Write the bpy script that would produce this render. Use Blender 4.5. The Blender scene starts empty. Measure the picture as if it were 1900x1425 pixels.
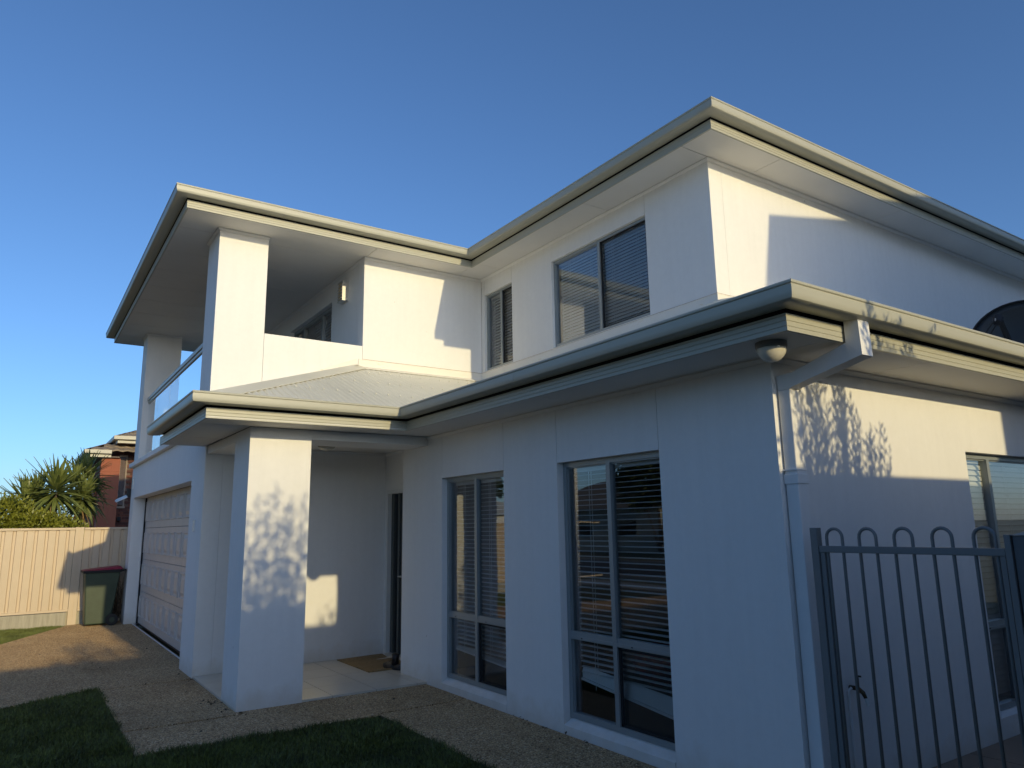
import bpy, math, random
import numpy as np
from mathutils import Vector, Matrix
random.seed(7); rng = np.random.default_rng(7)
S = bpy.context.scene
COL = S.collection
R = math.radians

# ------------------------------------------------------------------ camera, sky, sun, exposure
cam_d = bpy.data.cameras.new('camera'); cam = bpy.data.objects.new('camera', cam_d); COL.objects.link(cam)
cr = Vector((0.55835997, 0.82943929, -0.01626691)); cu = Vector((0.16835075, -0.09408621, 0.98122669)); cf = Vector((-0.81233747, 0.55061625, 0.1921707))
CP = Vector((2.75717216, -3.80472498, 1.62224986))
cam.matrix_world = Matrix(((cr.x, cu.x, -cf.x, CP.x), (cr.y, cu.y, -cf.y, CP.y), (cr.z, cu.z, -cf.z, CP.z), (0, 0, 0, 1)))
cam_d.sensor_width = 36; cam_d.lens = 36 * 1352.147 / 1900; cam_d.clip_end = 2000; cam_d.clip_start = 0.05
S.camera = cam
SUN = Vector((1.0, 0.044, 0.226)).normalized()
world = bpy.data.worlds.new('World'); S.world = world; world.use_nodes = True
wn = world.node_tree; wn.nodes.clear()
sky = wn.nodes.new('ShaderNodeTexSky'); sky.sky_type = 'NISHITA'; sky.sun_disc = False
sky.sun_elevation = math.asin(SUN.z); sky.sun_rotation = math.atan2(SUN.x, SUN.y)
sky.air_density = 0.80; sky.dust_density = 1.0; sky.ozone_density = 4.6
bg = wn.nodes.new('ShaderNodeBackground'); bg.inputs['Strength'].default_value = 0.145
wo = wn.nodes.new('ShaderNodeOutputWorld')
wn.links.new(sky.outputs[0], bg.inputs[0]); wn.links.new(bg.outputs[0], wo.inputs[0])
sun_d = bpy.data.lights.new('sun', 'SUN'); sun_d.energy = 2.12; sun_d.angle = R(0.5); sun_d.color = (1.0, 0.82, 0.45)
sun = bpy.data.objects.new('sun', sun_d); COL.objects.link(sun)
sun.rotation_euler = SUN.to_track_quat('Z', 'Y').to_euler(); sun.location = (30, 0, 20)
S.view_settings.view_transform = 'Standard'; S.view_settings.look = 'None'
S.view_settings.exposure = 0.38; S.view_settings.gamma = 1.0; S.view_settings.use_curve_mapping = False
S.render.engine = 'CYCLES'
S.cycles.max_bounces = 8; S.cycles.transparent_max_bounces = 16

# ------------------------------------------------------------------ materials
def nt(name):
    m = bpy.data.materials.new(name); m.use_nodes = True
    t = m.node_tree; b = t.nodes['Principled BSDF']
    return m, t, b
def N(t, typ, **kw):
    n = t.nodes.new(typ)
    for k, v in kw.items():
        if k in n.inputs: n.inputs[k].default_value = v
        else: setattr(n, k, v)
    return n
def ramp(t, fac, stops):
    r = t.nodes.new('ShaderNodeValToRGB'); t.links.new(fac, r.inputs[0])
    e = r.color_ramp.elements
    while len(e) < len(stops): e.new(0.5)
    for i, (p, c) in enumerate(stops):
        e[i].position = p; e[i].color = (c[0], c[1], c[2], 1) if len(c) == 3 else c
    return r.outputs[0]
def pos(t, scale=(1, 1, 1)):
    g = t.nodes.new('ShaderNodeNewGeometry'); mp = t.nodes.new('ShaderNodeMapping'); mp.inputs['Scale'].default_value = scale
    t.links.new(g.outputs['Position'], mp.inputs['Vector']); return mp.outputs[0]
def mat(name, c, rough=0.7, var=0.06, scale=3.0, bump=0.0, bscale=150.0, metal=0.0, stretch=(1, 1, 1), spec=0.5, fine=0.0):
    m, t, b = nt(name)
    v = pos(t, stretch)
    n = N(t, 'ShaderNodeTexNoise', Scale=scale, Detail=6.0, Roughness=0.6); t.links.new(v, n.inputs['Vector'])
    lo = [x * (1 - var) for x in c]; hi = [min(1, x * (1 + var)) for x in c]
    col = ramp(t, n.outputs['Fac'], [(0.3, lo), (0.7, hi)])
    if fine:
        n3 = N(t, 'ShaderNodeTexNoise', Scale=bscale, Detail=2.0); t.links.new(pos(t), n3.inputs['Vector'])
        g3 = ramp(t, n3.outputs['Fac'], [(0.3, (1 - fine,) * 3), (0.7, (1, 1, 1))])
        mx = N(t, 'ShaderNodeMixRGB', blend_type='MULTIPLY', Fac=1.0); t.links.new(col, mx.inputs[1]); t.links.new(g3, mx.inputs[2]); col = mx.outputs[0]
    t.links.new(col, b.inputs['Base Color'])
    b.inputs['Roughness'].default_value = rough; b.inputs['Metallic'].default_value = metal
    b.inputs['Specular IOR Level'].default_value = spec
    if bump:
        n2 = N(t, 'ShaderNodeTexNoise', Scale=bscale, Detail=3.0); t.links.new(pos(t), n2.inputs['Vector'])
        bp = N(t, 'ShaderNodeBump', Strength=bump, Distance=0.004); t.links.new(n2.outputs['Fac'], bp.inputs['Height'])
        t.links.new(bp.outputs[0], b.inputs['Normal'])
    return m
def wall_mat(name, c, streak=0.05):
    m, t, b = nt(name)
    n1 = N(t, 'ShaderNodeTexNoise', Scale=0.9, Detail=5.0, Roughness=0.6); t.links.new(pos(t), n1.inputs['Vector'])
    n2 = N(t, 'ShaderNodeTexNoise', Scale=5.0, Detail=4.0, Roughness=0.65); t.links.new(pos(t, (2.2, 2.2, 0.12)), n2.inputs['Vector'])
    a = ramp(t, n1.outputs['Fac'], [(0.3, [x * 0.96 for x in c]), (0.7, c)])
    s = ramp(t, n2.outputs['Fac'], [(0.35, (1 - streak,) * 3), (0.6, (1, 1, 1))])
    mx = N(t, 'ShaderNodeMixRGB', blend_type='MULTIPLY', Fac=1.0); t.links.new(a, mx.inputs[1]); t.links.new(s, mx.inputs[2])
    # sparse small scuffs
    vo = N(t, 'ShaderNodeTexVoronoi', Scale=2.6); t.links.new(pos(t, (1, 1, 0.55)), vo.inputs['Vector'])
    sp = ramp(t, vo.outputs['Distance'], [(0.012, (0.45, 0.42, 0.38)), (0.022, (1, 1, 1))])
    mx2 = N(t, 'ShaderNodeMixRGB', blend_type='MULTIPLY', Fac=0.8); t.links.new(mx.outputs[0], mx2.inputs[1]); t.links.new(sp, mx2.inputs[2])
    gz = N(t, 'ShaderNodeNewGeometry'); sz = N(t, 'ShaderNodeSeparateXYZ'); t.links.new(gz.outputs['Position'], sz.inputs[0])
    nd = N(t, 'ShaderNodeTexNoise', Scale=7.0, Detail=6.0, Roughness=0.7); t.links.new(pos(t), nd.inputs['Vector'])
    md = N(t, 'ShaderNodeMath', operation='MULTIPLY'); md.inputs[1].default_value = 0.42; t.links.new(nd.outputs['Fac'], md.inputs[0])
    sb = N(t, 'ShaderNodeMath', operation='SUBTRACT'); t.links.new(md.outputs[0], sb.inputs[0]); t.links.new(sz.outputs[2], sb.inputs[1])
    dr_ = ramp(t, sb.outputs[0], [(0.0, (1, 1, 1)), (0.20, (0.80, 0.74, 0.66))])
    mx3 = N(t, 'ShaderNodeMixRGB', blend_type='MULTIPLY', Fac=0.75); t.links.new(mx2.outputs[0], mx3.inputs[1]); t.links.new(dr_, mx3.inputs[2])
    n5 = N(t, 'ShaderNodeTexNoise', Scale=14.0, Detail=5.0, Roughness=0.7); t.links.new(pos(t), n5.inputs['Vector'])
    tr_ = ramp(t, n5.outputs['Fac'], [(0.3, (0.965, 0.965, 0.965)), (0.7, (1, 1, 1))])
    mx4 = N(t, 'ShaderNodeMixRGB', blend_type='MULTIPLY', Fac=1.0); t.links.new(mx3.outputs[0], mx4.inputs[1]); t.links.new(tr_, mx4.inputs[2])
    t.links.new(mx4.outputs[0], b.inputs['Base Color'])
    b.inputs['Roughness'].default_value = 0.75; b.inputs['Specular IOR Level'].default_value = 0.3
    n3 = N(t, 'ShaderNodeTexNoise', Scale=260.0, Detail=3.0); t.links.new(pos(t), n3.inputs['Vector'])
    n4 = N(t, 'ShaderNodeTexNoise', Scale=3.5, Detail=2.0); t.links.new(pos(t), n4.inputs['Vector'])
    b1 = N(t, 'ShaderNodeBump', Strength=0.35, Distance=0.002); t.links.new(n3.outputs['Fac'], b1.inputs['Height'])
    b2 = N(t, 'ShaderNodeBump', Strength=0.12, Distance=0.01); t.links.new(n4.outputs['Fac'], b2.inputs['Height']); t.links.new(b1.outputs[0], b2.inputs['Normal'])
    t.links.new(b2.outputs[0], b.inputs['Normal'])
    return m
def flash_mat(name, c):
    m, t, b = nt(name)
    n = N(t, 'ShaderNodeTexNoise', Scale=2.3, Detail=5.0, Roughness=0.7); t.links.new(pos(t, (1, 1, 5)), n.inputs['Vector'])
    col = ramp(t, n.outputs['Fac'], [(0.30, (c[0] * .96, c[1] * .95, c[2] * .93)), (0.60, c), (0.70, (c[0] * .9, c[1] * .78, c[2] * .6)), (0.76, (0.55, 0.36, 0.19))])
    t.links.new(col, b.inputs['Base Color']); b.inputs['Roughness'].default_value = 0.55
    return m
def aggregate(name):
    m, t, b = nt(name)
    v1 = N(t, 'ShaderNodeTexVoronoi', Scale=95.0); t.links.new(pos(t), v1.inputs['Vector'])
    sep = N(t, 'ShaderNodeSeparateColor'); t.links.new(v1.outputs['Color'], sep.inputs[0])
    peb = ramp(t, sep.outputs[0], [(0.0, (0.17, 0.09, 0.04)), (0.3, (0.60, 0.40, 0.20)), (0.55, (0.90, 0.64, 0.36)), (0.75, (0.42, 0.29, 0.17)), (0.9, (0.74, 0.51, 0.29)), (1.0, (1.0, 0.88, 0.62))])
    gap = ramp(t, v1.outputs['Distance'], [(0.35, (1, 1, 1)), (0.75, (0.76, 0.70, 0.60))])
    mx = N(t, 'ShaderNodeMixRGB', blend_type='MULTIPLY', Fac=1.0); t.links.new(peb, mx.inputs[1]); t.links.new(gap, mx.inputs[2])
    n = N(t, 'ShaderNodeTexNoise', Scale=1.3, Detail=6.0, Roughness=0.65); t.links.new(pos(t), n.inputs['Vector'])
    big = ramp(t, n.outputs['Fac'], [(0.3, (0.82, 0.80, 0.77)), (0.65, (1, 1, 1))])
    st = N(t, 'ShaderNodeTexNoise', Scale=0.75, Detail=7.0, Roughness=0.72); t.links.new(pos(t, (1, 1.7, 1)), st.inputs['Vector'])
    sta = ramp(t, st.outputs['Fac'], [(0.30, (0.66, 0.60, 0.52)), (0.42, (0.92, 0.90, 0.86)), (0.55, (1, 1, 1))])
    m0 = N(t, 'ShaderNodeMixRGB', blend_type='MULTIPLY', Fac=1.0); t.links.new(mx.outputs[0], m0.inputs[1]); t.links.new(sta, m0.inputs[2])
    m2 = N(t, 'ShaderNodeMixRGB', blend_type='MULTIPLY', Fac=1.0); t.links.new(m0.outputs[0], m2.inputs[1]); t.links.new(big, m2.inputs[2])
    t.links.new(m2.outputs[0], b.inputs['Base Color']); b.inputs['Roughness'].default_value = 0.9; b.inputs['Diffuse Roughness'].default_value = 1.0
    bp = N(t, 'ShaderNodeBump', Strength=1.0, Distance=0.012, invert=True); t.links.new(v1.outputs['Distance'], bp.inputs['Height']); t.links.new(bp.outputs[0], b.inputs['Normal'])
    return m
def glass(name, tint=(0.96, 0.98, 0.98), refl=1.3, ior=1.5, ior_rough=0.0):
    m = bpy.data.materials.new(name); m.use_nodes = True; t = m.node_tree; t.nodes.clear()
    o = t.nodes.new('ShaderNodeOutputMaterial'); tr = N(t, 'ShaderNodeBsdfTransparent'); tr.inputs[0].default_value = (*tint, 1)
    gl = N(t, 'ShaderNodeBsdfGlossy', Roughness=ior_rough); gl.inputs['Color'].default_value = (0.95, 0.97, 1, 1)
    n = N(t, 'ShaderNodeTexNoise', Scale=2.2, Detail=1.0); t.links.new(pos(t), n.inputs['Vector'])
    bp = N(t, 'ShaderNodeBump', Strength=0.06, Distance=0.01); t.links.new(n.outputs['Fac'], bp.inputs['Height']); t.links.new(bp.outputs[0], gl.inputs['Normal'])
    fr = N(t, 'ShaderNodeFresnel', IOR=ior); mu = N(t, 'ShaderNodeMath', operation='MULTIPLY'); mu.inputs[1].default_value = 1.7 * refl; mu.use_clamp = True
    t.links.new(fr.outputs[0], mu.inputs[0])
    mx = N(t, 'ShaderNodeMixShader'); t.links.new(mu.outputs[0], mx.inputs[0]); t.links.new(tr.outputs[0], mx.inputs[1]); t.links.new(gl.outputs[0], mx.inputs[2]); t.links.new(mx.outputs[0], o.inputs[0])
    return m
def mesh_mat(name, c, dens):
    m = bpy.data.materials.new(name); m.use_nodes = True; t = m.node_tree; b = t.nodes['Principled BSDF']
    b.inputs['Base Color'].default_value = (*c, 1); b.inputs['Roughness'].default_value = 0.6
    n = N(t, 'ShaderNodeTexNoise', Scale=6.0); t.links.new(pos(t), n.inputs['Vector'])
    mr = N(t, 'ShaderNodeMapRange'); t.links.new(n.outputs['Fac'], mr.inputs[0]); mr.inputs[3].default_value = dens - 0.04; mr.inputs[4].default_value = dens + 0.04
    t.links.new(mr.outputs[0], b.inputs['Alpha']); return m
def leaf_mat(name, c1, c2, rough=0.45, sub=0.25):
    m, t, b = nt(name)
    o = N(t, 'ShaderNodeObjectInfo'); n = N(t, 'ShaderNodeTexNoise', Scale=9.0, Detail=3.0); t.links.new(pos(t), n.inputs['Vector'])
    col = ramp(t, n.outputs['Fac'], [(0.3, c1), (0.7, c2)])
    t.links.new(col, b.inputs['Base Color']); b.inputs['Roughness'].default_value = rough
    tl = N(t, 'ShaderNodeBsdfTranslucent'); t.links.new(col, tl.inputs[0])
    mx = N(t, 'ShaderNodeMixShader', Fac=sub); out = [x for x in t.nodes if x.type == 'OUTPUT_MATERIAL'][0]
    t.links.new(b.outputs[0], mx.inputs[1]); t.links.new(tl.outputs[0], mx.inputs[2]); t.links.new(mx.outputs[0], out.inputs[0])
    return m
M = {}
M['wall'] = wall_mat('painted render', (0.85, 0.84, 0.815), 0.022)
M['soffit'] = mat('soffit paint', (0.74, 0.72, 0.68), 0.8, 0.03, 1.5, 0.1, 200)
M['trim'] = mat('pale green grey steel', (0.435, 0.425, 0.345), 0.42, 0.05, 1.2, 0, spec=0.5, stretch=(0.4, 0.4, 3))
M['roof'] = mat('roof steel', (0.70, 0.68, 0.58), 0.45, 0.05, 1.4, 0.1, 90)
M['flash'] = flash_mat('apron flashing', (0.80, 0.77, 0.70))
M['frame'] = mat('aluminium frame', (0.30, 0.325, 0.325), 0.38, 0.04, 5, metal=0.25)
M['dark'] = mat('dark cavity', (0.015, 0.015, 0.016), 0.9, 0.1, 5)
M['glass'] = glass('window glass')
M['balglass'] = glass('balustrade glass', (0.90, 0.95, 0.94), 0.8)
M['screen'] = mesh_mat('flyscreen mesh', (0.09, 0.088, 0.08), 0.20)
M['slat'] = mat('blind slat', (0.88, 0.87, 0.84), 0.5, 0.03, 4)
M['slatgrey'] = mat('grey blind slat', (0.60, 0.60, 0.56), 0.5, 0.05, 6)
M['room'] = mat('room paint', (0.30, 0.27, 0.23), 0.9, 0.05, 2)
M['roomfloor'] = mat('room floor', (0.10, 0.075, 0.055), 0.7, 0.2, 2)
M['garage'] = mat('garage door steel', (0.56, 0.52, 0.485), 0.45, 0.06, 2.0, 0.2, 60, stretch=(6, 6, 0.6))
M['agg'] = aggregate('exposed aggregate')
M['tile'] = mat('porch tile', (0.62, 0.56, 0.46), 0.32, 0.06, 2.5, 0.05, 120, fine=0.08)
M['grout'] = mat('grout', (0.30, 0.27, 0.22), 0.9, 0.1, 8)
M['concrete'] = mat('plain concrete', (0.40, 0.385, 0.35), 0.85, 0.12, 2.2, 0.4, 160, fine=0.15)
M['plinth'] = mat('fence plinth', (0.46, 0.42, 0.33), 0.9, 0.16, 4.0, 0.4, 120, stretch=(1, 6, 0.6), fine=0.2)
M['sidepave'] = mat('side paving', (0.27, 0.20, 0.145), 0.8, 0.12, 3, 0.4, 130, fine=0.15)
M['fence'] = mat('beige steel fence', (0.58, 0.46, 0.325), 0.5, 0.05, 2, 0.0)
M['gate'] = mat('powder coated steel', (0.18, 0.19, 0.19), 0.38, 0.05, 6, spec=0.5)
M['pier'] = mat('grey panel', (0.105, 0.115, 0.12), 0.6, 0.08, 4, 0.2)
M['piercap'] = mat('pier cap', (0.30, 0.30, 0.28), 0.6, 0.1, 6)
M['bin'] = mat('bin green plastic', (0.045, 0.068, 0.040), 0.5, 0.12, 8, 0.15, 300)
M['lid'] = mat('bin red lid', (0.26, 0.02, 0.045), 0.45, 0.1, 8)
M['rubber'] = mat('black rubber', (0.012, 0.012, 0.013), 0.6, 0.1, 9)
M['lampglass'] = mat('frosted lamp glass', (0.62, 0.58, 0.48), 0.22, 0.08, 14)
M['lampbase'] = mat('lamp base', (0.20, 0.19, 0.17), 0.4, 0.05, 6)
M['steel'] = mat('brushed steel', (0.62, 0.61, 0.58), 0.3, 0.05, 9, metal=0.9)
M['amber'] = mat('amber lamp lens', (0.62, 0.50, 0.32), 0.25, 0.1, 12)
M['brass'] = mat('weathered brass', (0.10, 0.065, 0.03), 0.5, 0.25, 40, metal=0.5)
M['pvc'] = mat('white plastic', (0.74, 0.74, 0.71), 0.4, 0.03, 9)
M['coir'] = mat('coir mat', (0.34, 0.225, 0.10), 0.95, 0.25, 30, 0.8, 400, fine=0.35)
M['boot'] = mat('black boot', (0.008, 0.008, 0.009), 0.5, 0.1, 9)
M['door'] = mat('front door paint', (0.075, 0.085, 0.082), 0.4, 0.06, 4)
M['dish'] = mat('shaded dish mesh', (0.025, 0.028, 0.03), 0.5, 0.1, 6)  # near-black for the mesh, with the shade on it put into the colour
M['brick'] = mat('red brick', (0.20, 0.075, 0.05), 0.9, 0.22, 5, 0.4, 90, fine=0.2)
M['brick2'] = mat('dark red brick', (0.12, 0.05, 0.04), 0.9, 0.2, 5, 0.4, 90, fine=0.2)
M['mortar'] = mat('mortar', (0.17, 0.12, 0.10), 0.95, 0.1, 8)
M['terra'] = mat('terracotta render', (0.34, 0.11, 0.06), 0.85, 0.07, 2.5, 0.25)
M['mush'] = mat('mushroom render', (0.33, 0.27, 0.22), 0.85, 0.06, 3, 0.2)
M['tileroof'] = mat('concrete roof tile', (0.30, 0.235, 0.165), 0.85, 0.3, 6, 0.4, 40, fine=0.2)
M['cream'] = mat('cream gutter', (0.47, 0.45, 0.37), 0.45, 0.05, 3)
M['grass'] = mat('grass blade', (0.18, 0.21, 0.040), 0.55, 0.45, 2.6, bscale=38, fine=0.85)
M['drygrass'] = mat('strip grass', (0.19, 0.22, 0.055), 0.6, 0.4, 4.0, fine=0.3)
M['soil'] = mat('soil under grass', (0.05, 0.055, 0.022), 0.95, 0.3, 5, 0.5)
M['verge'] = mat('distant turf', (0.15, 0.14, 0.07), 0.95, 0.35, 0.25, 0.4, 20, fine=0.3)
M['asphalt'] = mat('asphalt', (0.055, 0.053, 0.05), 0.85, 0.15, 1, 0.3, 60, fine=0.25)
M['yucca'] = leaf_mat('yucca leaf', (0.11, 0.145, 0.035), (0.22, 0.25, 0.075), 0.42, 0.12)
M['trunk'] = mat('bark', (0.10, 0.075, 0.05), 0.95, 0.25, 12, 0.7, 60)
M['hedge'] = leaf_mat('hedge leaf', (0.16, 0.18, 0.02), (0.30, 0.31, 0.045), 0.4, 0.25)
M['leafdark'] = leaf_mat('dark leaf', (0.035, 0.055, 0.016), (0.075, 0.10, 0.028), 0.45, 0.15)
M['hill'] = mat('far hill', (0.07, 0.075, 0.05), 0.95, 0.3, 0.02)
M['toyred'] = mat('red fabric', (0.28, 0.02, 0.02), 0.8, 0.3, 14)
M['toypink'] = mat('pink fabric', (0.42, 0.06, 0.16), 0.8, 0.5, 16)
M['toyblue'] = mat('blue fabric', (0.05, 0.08, 0.25), 0.8, 0.5, 12)
M['seal'] = mat('weathered sealant', (0.42, 0.30, 0.19), 0.8, 0.35, 3.5)
M['joint'] = mat('dirty joint', (0.03, 0.025, 0.02), 0.95, 0.3, 9)
M['number'] = mat('plaque white', (0.72, 0.74, 0.72), 0.35, 0.02, 9)

# ------------------------------------------------------------------ mesh helpers
WL = {}
class MB:
    def __init__(s): s.v = []; s.f = []; s.smooth = False
    def add(s, vs, fs):
        o = len(s.v); s.v += [tuple(map(float, p)) for p in vs]; s.f += [tuple(i + o for i in f) for f in fs]; return s
    def box(s, x0, x1, y0, y1, z0, z1, T=None):
        vs = [(x, y, z) for z in (z0, z1) for y in (y0, y1) for x in (x0, x1)]
        if T: vs = [T(*p) for p in vs]
        return s.add(vs, [(0, 2, 3, 1), (4, 5, 7, 6), (0, 1, 5, 4), (2, 6, 7, 3), (0, 4, 6, 2), (1, 3, 7, 5)])
    def obox(s, c, ax, ay, az):
        c = Vector(c); ax = Vector(ax); ay = Vector(ay); az = Vector(az)
        vs = [c + ax * i + ay * j + az * k for k in (-1, 1) for j in (-1, 1) for i in (-1, 1)]
        return s.add(vs, [(0, 2, 3, 1), (4, 5, 7, 6), (0, 1, 5, 4), (2, 6, 7, 3), (0, 4, 6, 2), (1, 3, 7, 5)])
    def bar(s, a, b, w, h, up=(0, 0, 1)):
        a = Vector(a); b = Vector(b); d = (b - a); L = d.length; d.normalize()
        sd = d.cross(Vector(up)); 
        if sd.length < 1e-4: sd = d.cross(Vector((0, 1, 0)))
        sd.normalize(); u = sd.cross(d)
        return s.obox((a + b) / 2, d * L / 2, sd * w / 2, u * h / 2)
    def tube(s, pts, r, n=8, caps=True):
        pts = [Vector(p) for p in pts]; rs = r if isinstance(r, (list, tuple)) else [r] * len(pts)
        base = len(s.v); prev = None; vs = []
        for i, p in enumerate(pts):
            d = (pts[min(i + 1, len(pts) - 1)] - pts[max(i - 1, 0)]).normalized()
            if prev is None:
                a = d.cross(Vector((0, 0, 1)))
                if a.length < 1e-3: a = d.cross(Vector((0, 1, 0)))
            else: a = prev - d * prev.dot(d)
            a.normalize(); prev = a; b = d.cross(a)
            vs += [p + (a * math.cos(2 * math.pi * k / n) + b * math.sin(2 * math.pi * k / n)) * rs[i] for k in range(n)]
        fs = []
        for i in range(len(pts) - 1):
            for k in range(n): fs.append((i * n + k, i * n + (k + 1) % n, (i + 1) * n + (k + 1) % n, (i + 1) * n + k))
        if caps: fs.append(tuple(reversed(range(n)))); fs.append(tuple((len(pts) - 1) * n + k for k in range(n)))
        return s.add(vs, fs)
    def lathe(s, c, prof, n=24, T=None):
        vs = []; c = Vector(c)
        for (r, z) in prof:
            for k in range(n):
                a = 2 * math.pi * k / n; p = Vector((r * math.cos(a), r * math.sin(a), z))
                vs.append(c + (T @ p if T else p))
        fs = [(i * n + k, i * n + (k + 1) % n, (i + 1) * n + (k + 1) % n, (i + 1) * n + k) for i in range(len(prof) - 1) for k in range(n)]
        fs.append(tuple(reversed(range(n)))); fs.append(tuple((len(prof) - 1) * n + k for k in range(n)))
        return s.add(vs, fs)
    def prism(s, poly, z0, z1):
        n = len(poly); vs = [(x, y, z0) for x, y in poly] + [(x, y, z1) for x, y in poly]
        return s.add(vs, [tuple(reversed(range(n))), tuple(range(n, 2 * n))] + [(i, (i + 1) % n, n + (i + 1) % n, n + i) for i in range(n)])
    def sweep(s, path, prof, z=0.0, closed=True):
        P = [Vector(p) for p in path]; n = len(prof); vs = []
        for i, p in enumerate(P):
            ds = []
            if i > 0: ds.append((P[i] - P[i - 1]).normalized())
            if i < len(P) - 1: ds.append((P[i + 1] - P[i]).normalized())
            ns = [Vector((-d.y, d.x)) for d in ds]
            if len(ns) == 1: mvec = ns[0]
            else:
                mm = (ns[0] + ns[1]); mvec = mm / (mm.dot(ns[0]))
            for (o, zz) in prof: q = p + mvec * o; vs.append((q.x, q.y, z + zz))
        fs = []
        rng_ = range(n) if closed else range(n - 1)
        for i in range(len(P) - 1):
            for k in rng_: fs.append((i * n + k, (i + 1) * n + k, (i + 1) * n + (k + 1) % n, i * n + (k + 1) % n))
        if closed: fs.append(tuple(range(n))); fs.append(tuple(reversed([(len(P) - 1) * n + k for k in range(n)])))
        return s.add(vs, fs)
def mk_mesh(name, v, f, m, centre=True, smooth=False):
    v = np.asarray(v, dtype=np.float64).reshape(-1, 3)
    c = (v.min(0) + v.max(0)) / 2 if centre else np.zeros(3)
    me = bpy.data.meshes.new(name); me.from_pydata([tuple(p) for p in (v - c)], [], f); me.update()
    if m: me.materials.append(m)
    if smooth:
        me.polygons.foreach_set('use_smooth', [True] * len(me.polygons))
    return me, Vector(c)
def link(o, parent=None, wloc=(0, 0, 0)):
    COL.objects.link(o); wloc = Vector(wloc)
    if parent is not None:
        o.parent = parent; o.location = wloc - WL[parent.name]
    else: o.location = wloc
    WL[o.name] = wloc
    return o
def part(name, mb, m, parent, label=None, kind=None, smooth=False, bevel=0.0):
    me, c = mk_mesh(name, mb.v, mb.f, M[m] if isinstance(m, str) else m, True, smooth)
    o = bpy.data.objects.new(name, me); link(o, parent, c)
    if label: o['label'] = label
    if kind: o['kind'] = kind
    if bevel:
        md = o.modifiers.new('bevel', 'BEVEL'); md.width = bevel; md.segments = 2; md.limit_method = 'ANGLE'; md.angle_limit = R(40)
    return o
def dupe(src, parent, wloc, rot=None, scale=None):
    o = src.copy(); o.animation_data_clear(); link(o, parent, wloc)
    if rot is not None: o.rotation_euler = rot
    if scale is not None: o.scale = scale
    return o
def thing(name, label, cat, loc, group=None):
    o = bpy.data.objects.new(name, None); o.empty_display_size = 0.2; link(o, None, loc)
    o['label'] = label; o['category'] = cat
    if group: o['group'] = group
    return o
def tag(o, label, cat, group=None):
    o['label'] = label; o['category'] = cat
    if group: o['group'] = group
    return o
def struct(name, mb, m, kind='structure'):
    o = part(name, mb, m, None); o['kind'] = kind; return o
def sm(o):
    o.data.polygons.foreach_set('use_smooth', [True] * len(o.data.polygons)); return o
def angle_smooth(o, deg=35):
    me = o.data
    me.polygons.foreach_set('use_smooth', [True] * len(me.polygons))
    try: me.set_sharp_from_angle(angle=R(deg))
    except Exception: pass
    return o

# ------------------------------------------------------------------ setting: ground, lawn, driveway, paths, road
g = MB(); g.add([(-900, -900, -0.16), (900, -900, -0.16), (900, 900, -0.16), (-900, 900, -0.16)], [(0, 1, 2, 3)])
struct('ground', g, 'verge')
LAWN = [(-6.60, -2.885), (-3.655, -2.885), (-3.655, -1.12), (-3.60, -0.97), (-3.45, -0.93), (3.2, -0.93), (3.2, -9.0), (-5.8, -9.0), (-5.9, -5.2), (-6.13, -3.74)]
struct('lawn', MB().prism(LAWN, -0.14, -0.022), 'soil')
STRIP = [(-13.2, -2.84), (-13.05, -2.88), (-11.18, -3.79), (-10.25, -5.0), (-9.85, -7.0), (-9.8, -9.0), (-13.2, -9.0)]
struct('grass_verge', MB().prism(STRIP, -0.14, -0.02), 'soil')
drive = struct('driveway', MB().prism([(-6.48, -1.80), (-13.6, -1.80), (-13.2, -2.82), (-13.05, -2.88), (-11.18, -3.79), (-10.25, -5.0), (-9.85, -7.0), (-9.8, -9.0), (-5.8, -9.0), (-5.9, -5.2), (-6.13, -3.74), (-6.60, -2.885), (-6.48, -2.885)], -0.14, 0.0), 'agg')
path = struct('front_path', MB().box(-6.48, -3.66, -2.885, -0.1, -0.15, -0.012).box(-3.66, 3.2, -0.93, -0.02, -0.15, -0.005), 'joint')
for (x0, x1, y0, y1) in ((-6.448, -4.473, -2.885, -1.90), (-4.435, -3.722, -2.885, -0.005), (-3.686, -0.608, -0.93, -0.01), (-0.584, 1.292, -0.93, -0.01), (1.316, 3.2, -0.93, -0.01)):
    xs = [(x0, y0), (x1, y0), (x1, y1), (x0, y1)]
    if x0 == -4.435: xs = [(x0, y0), (-3.66, y0), (-3.66, -0.96), (-3.686, -0.93), (x1, -0.93), (x1, y1), (-4.57, y1), (-4.57, -1.93), (x0, -1.93)]
    part('concrete_slab', MB().prism(xs, -0.10, 0.0), 'agg', path)
sp = struct('side_path', MB().box(-0.01, 3.2, 0.0, 12.0, -0.14, 0.0), 'grout')
for y0 in np.arange(0.0, 12.0, 0.915):
    for x0, x1 in ((0.0, 1.1),(1.1, 2.2),(2.2,3.2)):
        part('paving_slab', MB().box(x0 + .004, x1 - .004, y0 + .005, y0 + .91, 0.0, 0.035 + random.uniform(0, .003)), 'sidepave', sp)
# metal threshold strip in front of the garage door
porch = struct('porch_floor', MB().box(-6.49, -4.60, -1.93, 0.36, -0.12, 0.012), 'joint')
tx = np.linspace(-6.488, -4.567, 5); ty = np.linspace(-1.960, 0.355, 6)
for i in range(4):
    for j in range(5):
        part('floor_tile', MB().box(tx[i] + (.004 if i else -.006), tx[i + 1] - (.004 if i < 3 else -.004), ty[j] + .004, ty[j + 1] - .004, 0.0015, 0.0215 + random.uniform(-.0004, .0004)), 'tile', porch)
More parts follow.
